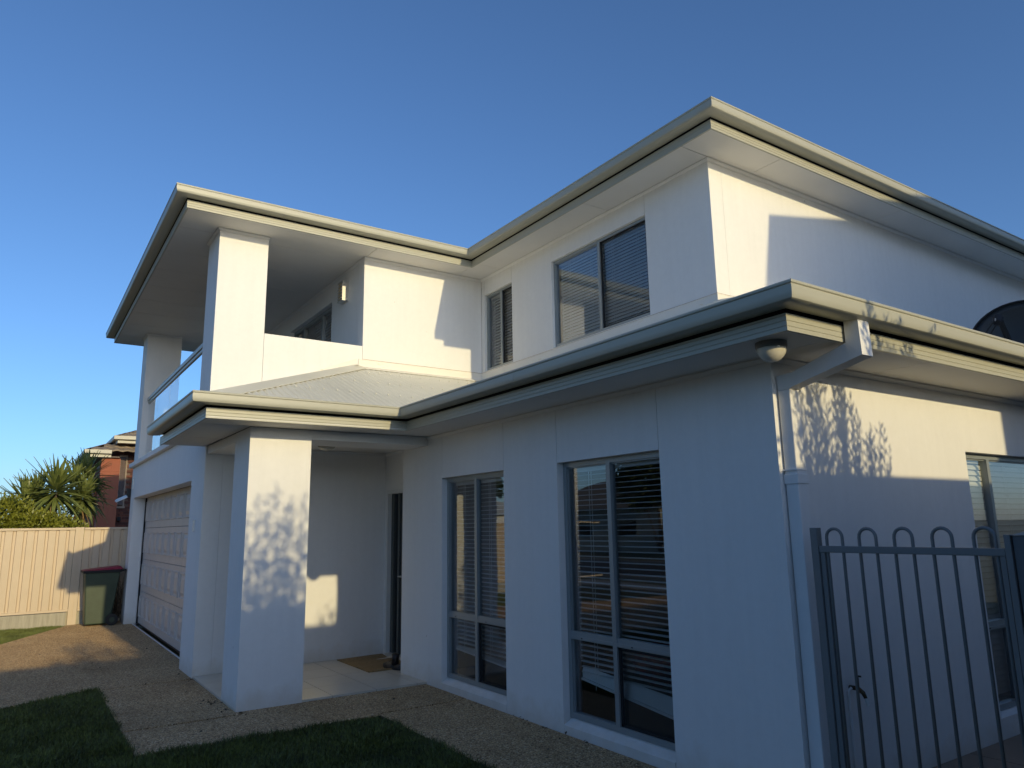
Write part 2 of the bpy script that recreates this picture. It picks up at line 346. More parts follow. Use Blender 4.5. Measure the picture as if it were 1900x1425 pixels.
# street in front (seen in the window reflections)
struct('footpath', MB().box(-80, 60, -11.2, -9.9, -0.15, -0.045), 'concrete')
struct('kerb', MB().box(-80, 60, -13.3, -13.0, -0.15, -0.02), 'concrete')
struct('road', MB().box(-80, 60, -20.3, -13.3, -0.155, -0.13), 'asphalt')
struct('far_kerb', MB().box(-80, 60, -20.6, -20.3, -0.15, -0.02), 'concrete')
hm = MB(); 
hx = np.linspace(-700, 500, 61); vs = []; fs = []
for i, x in enumerate(hx):
    h = 14 + 10 * math.sin(x * .008) + 6 * math.sin(x * .021 + 1)
    vs += [(x, -420, -2), (x, -520, h), (x, -700, h + 8), (x, -800, -2)]
for i in range(60):
    for k in range(3): fs.append((i * 4 + k, (i + 1) * 4 + k, (i + 1) * 4 + k + 1, i * 4 + k + 1))
hm.add(vs, fs); struct('hills', hm, 'hill')

# ------------------------------------------------------------------ the house
H = thing('house', 'white rendered two storey house with balcony, garage and pale green gutters', 'house', (-6.0, 2.0, 0.0))
Z1 = 2.632; Z2 = 5.408
def wall(x0, x1, y0, y1, z0, z1, name='wall', m='wall', lab=None): return part(name, MB().box(x0, x1, y0, y1, z0, z1), m, H, lab)
J = 0.0026
# ground floor front wall (y = 0)
A0, A1, B0, B1 = -4.235, -3.026, -2.194, -0.991; WH = 2.150; SB = 0.064
for (x0, x1, z0, z1) in ((-5.20, A0, -.05, Z1), (A1, B0, -.05, Z1), (B1, 0.0, -.05, Z1), (A0, A1, WH, Z1), (B0, B1, WH, Z1), (A0, A1, -.05, SB - .012), (B0, B1, -.05, SB - .012)):
    wall(x0 + (J if x0 > -5.2 else 0), x1 - (J if x1 < 0 else 0), 0.0, 0.2, z0, z1)
# right side wall (x = 0)
RY0, RY1, RZ0, RZ1 = 2.36, 4.2, 0.20, 2.145
wall(-0.2, 0.0, 0.202, RY0, -.05, Z1); wall(-0.2, 0.0, RY0, RY1, -.05, RZ0 - .02); wall(-0.2, 0.0, RY0, RY1, RZ1, Z1); wall(-0.2, 0.0, RY1, 12.0, -.05, Z1)
# porch recess: return wall, door wall, garage side wall
DX0, DX1, DH = -6.43, -5.32, 2.13
wall(-5.20, -5.0, 0.202, 0.56, -.05, Z1)
wall(-6.495, DX0, 0.361, 0.56, 0.0, Z1); wall(DX0, DX1, 0.361, 0.56, DH, Z1); wall(DX1, -5.202, 0.361, 0.56, 0, Z1)
wall(-6.695, -6.495, -1.764, 0.56, -.05, 2.62)
# garage front
wall(-7.253, -6.495, -1.966, -1.766, -.05, 2.846); wall(-12.64, -7.253, -1.966, -1.766, 2.265, 2.846); wall(-13.075, -12.64, -1.966, -1.766, -.05, 2.846)
wall(-13.075, -12.875, -1.764, 8.0, -.05, 2.846)
# balcony parapet, columns, upper walls
wall(-6.695, -6.495, -1.354, -0.022, 2.64, 4.106, 'balcony_parapet')
wall(-7.12, -6.495, -1.966, -1.358, 2.95, Z2, 'column'); wall(-13.02, -12.469, -1.966, -1.356, 2.95, Z2, 'column')
wall(-6.695, -6.495, 0.0 - .018, 1.915, 2.64, Z2)
BX0, BX1, BZ1 = -9.90, -7.81, 5.10
wall(-13.075, BX0, 0.0, 0.2, 2.95, Z2); wall(BX1, -6.697, 0.0, 0.2, 2.95, Z2); wall(BX0, BX1, 0.0, 0.2, BZ1, Z2)
wall(-13.075, -12.875, 0.202, 8.0, 2.95, Z2)
part('balcony_floor', MB().box(-13.06, -6.70, -1.76, 0.0, 2.60, 2.945), 'concrete', H)
# upper front wall (y = yD) with two windows
YD = 1.917; XD = -1.94
W1a, W1b, W2a, W2b, WS, WT = -6.40, -5.652, -4.690, -2.895, 3.945, 5.136
for (x0, x1, z0, z1) in ((-6.493, W1a, 3.2, Z2), (W1b, W2a, 3.2, Z2), (W2b, XD, 3.2, Z2), (W1a, W1b, WT, Z2), (W2a, W2b, WT, Z2), (W1a, W1b, 3.2, WS - .012), (W2a, W2b, 3.2, WS - .012)):
    wall(x0 + J, x1 - (J if x1 < XD else 0), YD, YD + .2, z0, z1)
wall(XD - .2, XD, YD + .202, 12.0, 3.2, Z2)
# rear closure
wall(-13.075, 0.0, 12.002, 12.2, -.05, Z1); wall(-12.87, XD, 12.002, 12.2, Z1, Z2, 'wall')
wall(-12.87, -12.67, 8.0, 12.0, -.05, Z2)
# porch column and beams
wall(-5.141, -4.560, -1.952, -1.340, -.05, Z1 - .004, 'column')
wall(-5.10, -4.566, -1.337, -0.003, 2.535, Z1 - .004, 'porch_beam'); wall(-6.49, -5.144, -1.948, -1.40, 2.535, Z1 - .004, 'porch_beam')
# balcony capping tiles
for x0 in np.arange(-13.15, -6.55, 0.6):
    x1 = min(x0 + 0.6, -6.50)
    part('capping_tile', MB().box(x0 + .003, x1 - .003, -2.035, -1.60, 2.852, 2.932 + random.uniform(-.001, .001)), 'wall', H, bevel=0.006)
# interiors
def room(x0, x1, y0, y1, z0, z1, name='interior_wall'):
    b = MB()
    b.add([(x0, y0, z0), (x1, y0, z0), (x1, y1, z0), (x0, y1, z0), (x0, y0, z1), (x1, y0, z1), (x1, y1, z1), (x0, y1, z1)],
          [(4, 7, 6, 5), (3, 2, 6, 7), (0, 3, 7, 4), (1, 5, 6, 2)])
    part(name, b, 'room', H); part('interior_floor', MB().add([(x0, y0, z0 + .004), (x1, y0, z0 + .004), (x1, y1, z0 + .004), (x0, y1, z0 + .004)], [(0, 1, 2, 3)]), 'roomfloor', H)
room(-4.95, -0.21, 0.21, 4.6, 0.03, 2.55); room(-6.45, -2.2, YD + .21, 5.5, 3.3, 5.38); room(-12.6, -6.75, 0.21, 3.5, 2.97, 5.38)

# cornice beads
bead = [(0.0, -0.030), (0.006, -0.030), (0.028, -0.010), (0.028, 0.0), (0.0, 0.0)]
cb = MB(); cb.sweep([(0.0, 12.0), (0.0, 0.0), (-5.2, 0.0), (-5.2, 0.361), (-6.495, 0.361), (-6.495, -1.40)], bead, 2.630)
part('cornice', cb, 'wall', H)
cb = MB(); cb.sweep([(XD, 12.0), (XD, YD), (-6.495, YD), (-6.495, 0.0), (-13.0, 0.0)], bead, 5.405)
cb.sweep([(-6.495, -1.358), (-6.495, -1.966), (-7.12, -1.966), (-7.12, -1.358), (-6.495, -1.358)], bead, 5.405)
cb.sweep([(-12.469, -1.358), (-12.469, -1.966), (-13.02, -1.966)], bead, 5.405)
part('cornice', cb, 'wall', H)

# soffits, in sheets with open joints
def sheets(rects, z):
    for (x0, x1, y0, y1) in rects:
        part('soffit_panel', MB().box(x0 + .0035, x1 - .0035, y0 + .0035, y1 - .0035, z, z + .006), 'soffit', H)
def backing(rects, z):
    b = MB()
    for r in rects: b.box(*r, z + .0065, z + .03)
    part('soffit_batten', b, 'dark', H)
lowp = [(0.482, 14.0), (0.482, -0.493), (-4.105, -0.493), (-4.105, -2.463), (-6.60, -2.463)]
upp = [(-1.502, 14.0), (-1.502, 1.472), (-6.045, 1.472), (-6.045, -2.444), (-13.57, -2.444), (-13.57, 8.5)]
r1 = []
xs = [0.476, -1.85, -4.10]
r1 += [(-1.85, 0.47, -0.487, -0.06), (-4.10, -1.85, -0.487, 0.0), (-1.85, 0.0, -0.06, 0.0)]
ys = [-0.06, 1.07, 3.47, 5.87, 8.27, 10.67, 12.3]
for a, b_ in zip(ys, ys[1:]): r1.append((0.0, 0.476, a, b_))
r1 += [(-4.559, -4.10, -2.457, -0.0), (-5.70, -4.559, -2.457, -1.952), (-6.59, -5.70, -2.457, -1.966)]
r1 += [(-5.60, -5.145, -1.34, 0.361), (-6.495, -5.60, -1.40, 0.361), (-5.145, -4.56, -0.002, 0.0)]
r1 = [r for r in r1 if r[1] - r[0] > .01 and r[3] - r[2] > .01]
sheets(r1, 2.6325); backing([(x0 + .02, x1 - .02, y0 + .02 - .02, y1) for x0, x1, y0, y1 in r1], 2.6325)
r2 = []
xs = [-1.92, -3.49, -5.9]
r2 += [(-3.49, -1.92, 1.478, YD), (-5.9, -3.49, 1.478, YD), (-1.92, -1.508, 1.478, 2.6)]
ys = [2.6, 5.0, 7.4, 9.8, 12.2]
for a, b_ in zip(ys, ys[1:]): r2.append((XD, -1.508, a, b_))
r2.append((-1.94, -1.92, YD, 2.6))
r2 += [(-6.495, -6.051, 0.0, 1.478), (-6.495, -5.9, 1.478, YD)]
xb = [-6.05, -6.72, -7.645, -8.48, -9.36, -10.19, -11.05, -11.9, -12.75, -13.564]
for a, b_ in zip(xb, xb[1:]): r2.append((b_, a, -2.438, 0.0))
r2.append((-13.564, -13.075, 0.0, 8.4))
r2 = [r for r in r2 if r[1] - r[0] > .03]
sheets(r2, 5.4085); backing(r2, 5.4085)

# fascia and gutters
fas = [(-0.02, -0.006), (0.0, -0.006), (0.0, 0.016), (-0.004, 0.019), (0.0, 0.022), (0.0, 0.046), (-0.004, 0.049), (0.0, 0.052), (0.0, 0.074), (-0.004, 0.077), (0.0, 0.080), (0.0, 0.090), (-0.02, 0.090)]
gut = [(0.132, 0.202), (0.136, 0.210), (0.146, 0.211), (0.150, 0.204), (0.149, 0.195), (0.141, 0.190), (0.144, 0.184), (0.1435, 0.150), (0.141, 0.131), (0.134, 0.117), (0.120, 0.109), (0.098, 0.105), (0.05, 0.108), (0.004, 0.112),
       (0.004, 0.19), (0.010, 0.19), (0.010, 0.118), (0.115, 0.116), (0.126, 0.125), (0.132, 0.138), (0.138, 0.18)]
def eave(p, z):
    f = MB(); f.sweep(p, fas, z); part('fascia', f, 'trim', H)
    d = MB(); d.sweep(p, [(-0.06, 0.03), (-0.035, 0.03), (-0.035, 0.121), (0.003, 0.121), (0.003, 0.188), (-0.06, 0.188)], z); part('eave_gap_shade', d, 'dark', H)  # near-black strip puts the shade of the gap above the fascia into colour
    gm = MB(); gm.sweep(p, gut, z); o = part('gutter', gm, 'trim', H); angle_smooth(o, 27)
    # lapped corner and joint brackets
    P = [Vector(q) for q in p]
    for i in range(1, len(P) - 1):
        for (a, b_) in ((P[i], P[i - 1]), (P[i], P[i + 1])):
            d_ = (b_ - a).normalized()
            if i > 0 and (b_ - a).length > 0.5:
                pass
    return o
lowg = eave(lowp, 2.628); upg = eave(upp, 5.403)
# corner sleeves on the outer gutter corners
sl = [(o + .0025, z) for (o, z) in gut[6:13]] + [(o + .0002, z) for (o, z) in reversed(gut[6:13])]
def sleeve(c, d1, d2, z):
    c = Vector(c)
    m_ = MB(); m_.sweep([c + Vector(d1) * .0, c + Vector(d2) * .0001], sl, z) if False else None
    return
for (cx, cy, z) in ((0.482, -0.493, 2.628), (-4.105, -2.463, 2.628), (-1.502, 1.472, 5.403), (-6.045, -2.444, 5.403)):
    m_ = MB(); m_.sweep([(cx, cy - .09 + .0), (cx, cy), (cx - .0, cy)][:0] or [(cx, cy - .0 + .0 + .0 + .0 - .0 + 0.0 + .0 + 0.035 - .0), (cx, cy), (cx - 0.035, cy)], [(o, zz) for o, zz in sl], z)
    angle_smooth(part('gutter_corner', m_, 'trim', H), 30)
# lapped joints along the straight gutter runs
for (a, b_, z) in (((-1.90, -0.493), (-1.96, -0.493), 2.628), ((0.482, 4.40), (0.482, 4.34), 2.628), ((-1.502, 5.10), (-1.502, 5.04), 5.403), ((-3.60, 1.472), (-3.66, 1.472), 5.403), ((-9.60, -2.444), (-9.66, -2.444), 5.403)):
    m_ = MB(); m_.sweep([a, b_], sl, z); part('gutter_joint', m_, 'trim', H)
# open end of the porch gutter
part('gutter_end_cap', MB().add([(-6.602, -2.463 - o, 2.628 + z) for o, z in gut[:14]], [tuple(range(14))]), 'trim', H)

# corrugated roofs
def corr(name, E, U, Sd, u0, u1, smin, smax, z0, tan, du=0.0095, per=0.076, amp=0.008):
    n = int((u1 - u0) / du); vs = []; fs = []; last = None
    for i in range(n + 1):
        u = u0 + i * du; a = smin(u); b_ = smax(u)
        if b_ - a < 0.01: last = None; continue
        h = amp * math.sin(2 * math.pi * u / per)
        k = len(vs)
        for s_ in (a, (a + b_) / 2, b_):
            vs.append((E[0] + U[0] * u + Sd[0] * s_, E[1] + U[1] * u + Sd[1] * s_, z0 + tan * s_ + h))
        if last is not None: fs += [(last, k, k + 1, last + 1), (last + 1, k + 1, k + 2, last + 2)]
        last = k
    b = MB(); b.add(vs, fs); o = part(name, b, 'roof', H); sm(o)
    return o
TN = 0.412; RZ = 2.805
corr('roof_sheet', (0, -0.53), (1, 0), (0, 1), -6.49, 0.52, lambda x: max(0, -4.066 - x), lambda x: min(2.445, .52 - x), RZ, TN)
corr('roof_sheet', (-4.066, 0), (0, 1), (-1, 0), -2.53, 1.90, lambda y: max(0, y + .53), lambda y: min(2.427, y + 2.53), RZ, TN)
corr('roof_sheet', (0, -2.53), (1, 0), (0, 1), -6.49, -4.066, lambda x: 0, lambda x: min(2.42, -4.066 - x), RZ, TN)
corr('roof_sheet', (0.52, 0), (0, 1), (-1, 0), -0.53, 12.0, lambda y: 0, lambda y: min(2.455, y + .53), RZ, TN, du=0.019)
UZ = 5.585
corr('roof_sheet', (0, 1.43), (1, 0), (0, 1), -10.0, -1.46, lambda x: max(0, -6.0 - x), lambda x: min(4.2, -1.46 - x), UZ, TN, du=0.019)
corr('roof_sheet', (-1.46, 0), (0, 1), (-1, 0), 1.43, 13.0, lambda y: 0, lambda y: min(4.2, y - 1.43), UZ, TN, du=0.019)
corr('roof_sheet', (-6.0, 0), (0, 1), (-1, 0), -2.40, 5.6, lambda y: max(0, y - 1.43), lambda y: min(3.8, y + 2.40), UZ, TN, du=0.019)
corr('roof_sheet', (0, -2.40), (1, 0), (0, 1), -13.53, -6.0, lambda x: 0, lambda x: min(3.8, -6.0 - x, x + 13.53), UZ, TN, du=0.019)
corr('roof_sheet', (-13.53, 0), (0, 1), (1, 0), -2.40, 8.4, lambda y: 0, lambda y: min(3.75, y + 2.40), UZ, TN, du=0.019)
# hip capping on the porch roof and the main lower hip
def capping(a, b_, n1, n2, w=0.085, lift=0.014):
    a = Vector(a); b_ = Vector(b_); m_ = MB(); L = Vector((0, 0, lift))
    e1 = Vector(n1) * w; e2 = Vector(n2) * w
    vs = [a + L + Vector((0, 0, .018)), a + L + e1, a + L + e2, b_ + L + Vector((0, 0, .018)), b_ + L + e1, b_ + L + e2]
    dn = Vector((0, 0, -0.006))
    vs += [v + dn for v in vs]
    m_.add(vs, [(0, 3, 4, 1), (0, 2, 5, 3), (6, 7, 10, 9), (6, 9, 11, 8), (1, 4, 10, 7), (2, 8, 11, 5), (0, 1, 7, 6), (0, 6, 8, 2), (3, 9, 10, 4), (3, 5, 11, 9)])
    part('hip_capping', m_, 'roof', H)
q = 1 / math.sqrt(2)
capping((-4.10, -2.50, RZ + .012), (-6.485, -0.11, RZ + TN * 2.42 + .004), (q, q, -q * TN), (-q, -q, -q * TN), 0.15)
capping((0.50, -0.51, RZ + .008), (-1.93, 1.90, RZ + TN * 2.44), (q, q, -q * TN), (-q, -q, -q * TN), 0.15)
# apron flashings
ap = [(0.0, 0.0), (0.016, 0.0), (0.018, -0.006), (0.014, -0.012), (0.016, -0.100), (0.13, -0.100 - .047), (0.13, -0.106 - .047), (0.004, -0.112), (0.0, -0.11)]
m_ = MB(); m_.sweep([(XD, 12.0), (XD, YD), (-6.495, YD), (-6.495, -0.08)], [(o, z + .0) for o, z in ap], 3.903 + .012)
part('apron_flashing', m_, 'flash', H)
m_ = MB(); m_.sweep([(XD, 12.0), (XD, YD), (-6.495, YD), (-6.495, -0.02)], [(0.0, 0.0005), (.012, .0005), (.008, .007), (0, .008)], 3.915)
part('flashing_sealant', m_, 'seal', H)
# raked flashing up the parapet
m_ = MB(); 
for (y0, y1) in ((-1.95, -0.10),):
    z0_ = RZ + TN * (y0 + 2.53); z1_ = RZ + TN * (y1 + 2.53)
    m_.add([(-6.488, y0, z0_ + .10), (-6.488, y1, z1_ + .115), (-6.484, y1, z1_ + .02), (-6.484, y0, z0_ + .02), (-6.36, y1, z1_ + .012), (-6.36, y0, z0_ + .012)], [(0, 3, 2, 1), (3, 5, 4, 2)])
part('apron_flashing', m_, 'flash', H)
# roof screws
m_ = MB()
for k in range(62):
    y = -2.53 + .076 * (k + .25)
    for s_ in (0.12, 0.75, 1.4, 2.05):
        if max(0, y + .53) + .05 < s_ < min(2.42, y + 2.53) - .08 and k % 2 == 0:
            m_.box(-4.066 - s_ - .006, -4.066 - s_ + .006, y - .006, y + .006, RZ + TN * s_ + .006, RZ + TN * s_ + .016)
part('roof_screw', m_, 'roof', H, kind='stuff')

# ------------------------------------------------------------------ windows
def window(T, w, z0, z1, cols, transom=None, fw=0.042, screens=(), dep=0.065, sill='slope', name='window', outer_sill=0.0):
    """T maps (u along wall, d depth into the wall, z)"""
    f = MB(); d0, d1 = dep, dep + .06
    f.box(0, fw, d0, d1, z0, z1, T); f.box(w - fw, w, d0, d1, z0, z1, T); f.box(fw, w - fw, d0, d1, z1 - fw, z1, T); f.box(fw, w - fw, d0, d1, z0, z0 + fw, T)
    # stepped inner bead
    f.box(fw, fw + .010, d0 + .014, d1, z0 + fw, z1 - fw, T); f.box(w - fw - .010, w - fw, d0 + .014, d1, z0 + fw, z1 - fw, T)
    f.box(fw + .01, w - fw - .01, d0 + .014, d1, z1 - fw - .010, z1 - fw, T)
    wo_ = part(name, f, 'frame', H)
    mw = 0.045
    for c in cols[1:-1]:
        part('mullion', MB().box(c - mw / 2, c + mw / 2, d0 - .004, d1 - .01, z0 + fw, z1 - fw, T), 'frame', wo_)
    rows = [z0 + fw] + ([transom] if transom else []) + [z1 - fw]
    if transom:
        for a, b_ in zip(cols, cols[1:]):
            a2 = a + (fw if a == cols[0] else mw / 2); b2 = b_ - (fw if b_ == cols[-1] else mw / 2)
            part('transom', MB().box(a2, b2, d0 + .001, d1 - .008, transom - .032, transom + .032, T).box(a2, b2, d0 - .006, d0 + .001, transom - .026, transom - .004, T), 'frame', wo_)
            lx = (a2 + b2) / 2 - .12
            part('latch', MB().box(lx, lx + .016, d0 - .0085, d0 - .0062, transom - .019, transom - .011, T), 'dark', wo_)
    for ci, (a, b_) in enumerate(zip(cols, cols[1:])):
        a2 = a + (fw if a == cols[0] else mw / 2); b2 = b_ - (fw if b_ == cols[-1] else mw / 2)
        for ri, (za, zb) in enumerate(zip(rows, rows[1:])):
            za2 = za + (.032 if transom and ri == 1 else 0); zb2 = zb - (.032 if transom and ri == 0 else 0)
            dd = d0 + (.040 if (ci, ri) in screens else .028)
            part('pane', MB().add([T(a2, dd, za2), T(b2, dd, za2), T(b2, dd, zb2), T(a2, dd, zb2)], [(0, 1, 2, 3)]), 'glass', wo_)
            if (ci, ri) in screens:
                part('flyscreen', MB().add([T(a2, d0 + .02, za2), T(b2, d0 + .02, za2), T(b2, d0 + .02, zb2), T(a2, d0 + .02, zb2)], [(0, 1, 2, 3)]), 'screen', wo_)
                part('screen_frame', MB().box(a2, a2 + .022, d0 + .012, d0 + .026, za2, zb2, T).box(b2 - .016, b2, d0 + .012, d0 + .026, za2, zb2, T).box(a2, b2, d0 + .012, d0 + .026, zb2 - .018, zb2, T).box(a2, b2, d0 + .012, d0 + .026, za2, za2 + .018, T), 'dark', wo_)
    return wo_
def Tx(x0, yw): return lambda u, d, z: (x0 + u, yw + d, z)
def Ty(y0, xw): return lambda u, d, z: (xw - d, y0 + u, z)
def sill(T, w, zo, zi, dep, m='wall', name='window_sill'):
    part(name, MB().add([T(0.003, -.003, zo - .012), T(w - .003, -.003, zo - .012), T(w - .003, -.003, zo), T(0.003, -.003, zo), T(0.003, dep + .02, zi), T(w - .003, dep + .02, zi), T(0.003, dep + .02, zo - .012), T(w - .003, dep + .02, zo - .012)],
         [(0, 1, 2, 3), (3, 2, 5, 4), (0, 3, 4, 6), (1, 7, 5, 2), (6, 4, 5, 7), (0, 6, 7, 1)]), m, H)
T = Tx(A0, 0.0); window(T, A1 - A0, 0.115, WH, [0, .593, A1 - A0], 0.742, screens=((1, 0),)); sill(T, A1 - A0, SB, 0.113, .065)
T = Tx(B0, 0.0); window(T, B1 - B0, 0.115, WH, [0, .575, B1 - B0], 0.750, screens=((1, 0),)); sill(T, B1 - B0, SB, 0.113, .065)
T = Tx(W1a, YD); window(T, W1b - W1a, WS, WT, [0, .41, W1b - W1a], screens=((1, 0),), fw=.034, dep=.038); sill(T, W1b - W1a, WS - .012, WS - .002, .038, 'flash')
T = Tx(W2a, YD); window(T, W2b - W2a, WS, WT, [0, .925, W2b - W2a], screens=((1, 0),), fw=.036, dep=.038); sill(T, W2b - W2a, WS - .012, WS - .002, .038, 'flash')
T = Ty(RY0, 0.0); window(T, RY1 - RY0, RZ0, RZ1, [0, .50, RY1 - RY0], 0.81, fw=.04); sill(T, RY1 - RY0, RZ0 - .02, RZ0 - .004, .065)
T = Tx(BX0, 0.0); window(T, BX1 - BX0, 2.96, BZ1, [0, .55, 1.45, BX1 - BX0], fw=.05, dep=.08, name='balcony_door')
T = Tx(-11.6, 0.0)

# ------------------------------------------------------------------ garage door
gd = part('garage_door', MB().box(-12.70, -7.20, -1.715, -1.690, 0.02, 2.30), 'dark', H)
DG0, DG1 = -12.66, -7.235
rh = 2.262 / 4; src = None
for k in range(4):
    z0_ = 0.012 + rh * k
    part('door_section', MB().box(DG0, DG1, -1.735, -1.716, z0_ + .003, z0_ + rh - .003), 'garage', gd, bevel=0.004)
pw = (-7.253 + 12.64) / 10
def raised(cx, cz, w, h):
    b = MB(); y = -1.7352
    def ring(d, yy): return [(cx - w / 2 + d, yy, cz - h / 2 + d), (cx + w / 2 - d, yy, cz - h / 2 + d), (cx + w / 2 - d, yy, cz + h / 2 - d), (cx - w / 2 + d, yy, cz + h / 2 - d)]
    rs = ring(0, y) + ring(.006, y - .016) + ring(.020, y - .016) + ring(.026, y - .001) + ring(.050, y - .001) + ring(.095, y - .015)
    fs = [(i * 4 + k, i * 4 + (k + 1) % 4, (i + 1) * 4 + (k + 1) % 4, (i + 1) * 4 + k) for i in range(5) for k in range(4)] + [(20, 21, 22, 23)]
    return b.add(rs, fs)
for k in range(4):
    for i in range(10):
        cx = -12.64 + pw * (i + .5); cz = 0.012 + rh * (k + .53)
        if src is None:
            src = part('raised_panel', raised(cx, cz, .40, .37), 'garage', gd)
            base = Vector((cx, 0, cz)); c0 = WL[src.name].copy()
        else: dupe(src, gd, c0 + Vector((cx, 0, cz)) - base)
part('door_seal', MB().box(-12.64, -7.253, -1.745, -1.70, 0.0, .014), 'rubber', H)
part('door_track', MB().box(-12.64, -12.625, -1.76, -1.735, 0, 2.265).box(-7.266, -7.253, -1.76, -1.735, 0, 2.265), 'dark', H)
part('threshold_strip', MB().box(-12.60, -7.26, -1.835, -1.815, 0.0, .007), 'pvc', H)

# ------------------------------------------------------------------ front door
fd = part('front_door', MB().box(-6.12, -5.36, 0.425, 0.465, 0.06, 2.08), 'door', H)
part('door_moulding', MB().box(-6.04, -5.44, 0.415, 0.425, 0.20, 0.24).box(-6.04, -5.44, 0.415, 0.425, 1.86, 1.90).box(-6.04, -6.01, 0.415, 0.425, 0.24, 1.86), 'door', fd)
part('door_handle', MB().tube([(-6.06, .42, 1.02), (-6.06, .36, 1.02), (-5.95, .36, 1.02)], .011, 8), 'steel', fd)
part('door_frame', MB().box(DX0 + .001, DX0 + .055, 0.345, 0.50, 0.02, DH).box(DX1 - .055, DX1, 0.345, 0.50, 0.02, DH).box(DX0 + .055, DX1 - .055, 0.345, 0.50, DH - .05, DH), 'pvc', H)
part('door_sidelight', MB().box(-6.372, -6.30, 0.40, .46, .05, 2.08).box(-6.17, -6.122, 0.40, .46, .05, 2.08), 'door', H)
part('sidelight_glass', MB().add([(-6.30, .43, .06), (-6.17, .43, .06), (-6.17, .43, 2.08), (-6.30, .43, 2.08)], [(0, 1, 2, 3)]), 'glass', H)
part('door_step', MB().box(DX0 + .056, DX1 - .056, 0.33, 0.62, 0.0, .055), 'tile', H)
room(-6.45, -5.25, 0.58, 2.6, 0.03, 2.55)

# ------------------------------------------------------------------ balcony balustrade
b = MB(); b.box(-12.468, -7.121, -1.89, -1.825, 4.085, 4.145); b.box(-12.468, -7.121, -1.875, -1.84, 4.035, 4.078)
part('handrail', b, 'trim', H, bevel=0.004)
xs = [-12.462, -11.35, -10.15, -8.95, -7.13]
for a, b_ in zip(xs, xs[1:]):
    part('glass_panel', MB().add([(a + .008, -1.857, 2.99), (b_ - .008, -1.857, 2.99), (b_ - .008, -1.857, 4.036), (a + .008, -1.857, 4.036)], [(0, 1, 2, 3)]), 'balglass', H)
part('glass_channel', MB().box(-12.468, -7.121, -1.875, -1.838, 2.934, 2.985), 'frame', H)
part('handrail', MB().box(-12.90, -12.84, -1.355, -.005, 4.085, 4.145), 'trim', H)
part('glass_panel', MB().add([(-12.87, -1.35, 2.99), (-12.87, -.01, 2.99), (-12.87, -.01, 4.08), (-12.87, -1.35, 4.08)], [(0, 1, 2, 3)]), 'balglass', H)

# ------------------------------------------------------------------ downpipe
dp = MB(); 
def box2(b, p): return b
down = part('downpipe', MB().box(0.010, 0.095, 0.038, 0.135, 0.0, 2.42), 'wall', H, bevel=0.006)
part('pipe_elbow', MB().add([(0.010, .038, 2.42), (0.095, .038, 2.42), (0.095, .135, 2.42), (0.010, .135, 2.42), (0.010, .038, 2.51), (0.125, .034, 2.516), (0.125, .131, 2.516), (0.010, .135, 2.51), (0.125, .034, 2.43), (0.125, .131, 2.43)],
     [(0, 1, 8, 5, 4), (3, 7, 6, 9, 2), (4, 5, 6, 7), (0, 4, 7, 3), (1, 2, 9, 8), (8, 9, 6, 5)]), 'wall', down)
d0 = [(0.125, .034, 2.43), (0.125, .131, 2.43), (0.125, .131, 2.516), (0.125, .034, 2.516)]
d1 = [(0.585, .018, 2.530), (0.585, .125, 2.530), (0.495, .125, 2.615), (0.495, .018, 2.615)]
part('pipe_arm', MB().add(d0 + d1, [(0, 4, 5, 1), (1, 5, 6, 2), (2, 6, 7, 3), (3, 7, 4, 0)]), 'wall', down)
part('pipe_spout', MB().add([(0.495, .018, 2.615), (0.495, .125, 2.615), (0.585, .125, 2.530), (0.585, .018, 2.530), (0.495, .018, 2.742), (0.495, .125, 2.742), (0.580, .125, 2.742), (0.580, .018, 2.742)],
     [(0, 4, 5, 1), (2, 6, 7, 3), (1, 5, 6, 2), (0, 3, 7, 4)]), 'wall', down)
part('pipe_collar', MB().box(0.004, 0.101, 0.032, 0.141, 1.845, 1.905), 'wall', down, bevel=.004)
part('pipe_bracket', MB().box(0.001, 0.098, 0.030, 0.143, 1.925, 1.935), 'wall', down)

# ------------------------------------------------------------------ lights on the house
def dome_light(cx, cy, z, r, h, lab):
    b = part('ceiling_light', MB().lathe((cx, cy, 0), [(r, z), (r, z - .028), (r * .96, z - .036)], 28), 'lampbase', H, lab)
    d = part('lamp_glass', MB().lathe((cx, cy, 0), [(r * .93, z - .034)] + [(r * .93 * math.cos(a), z - .034 - (h - .034) * math.sin(a)) for a in np.linspace(.1, 1.5, 9)], 28), 'lampglass', b); sm(d)
dome_light(0.235, -0.30, 2.632, 0.088, 0.115, 'round domed light under the corner soffit')
dome_light(-5.50, -0.84, 2.632, 0.11, 0.105, 'round domed light on the porch ceiling')
wl = part('wall_light', MB().box(-7.33, -7.13, -0.05, 0.0, 4.935, 5.245).box(-7.165, -7.13, -0.095, -0.05, 4.935, 5.245).box(-7.33, -7.165, -0.095, -0.05, 4.935, 4.955).box(-7.33, -7.165, -0.095, -.05, 5.225, 5.245), 'steel', H)
part('lamp_lens', MB().box(-7.32, -7.166, -0.085, -0.051, 4.958, 5.222), 'amber', wl)
for k in range(5):
    z = 4.975 + k * .048; part('louvre', MB().box(-7.33, -7.166, -0.098, -0.086, z, z + .012), 'steel', wl)
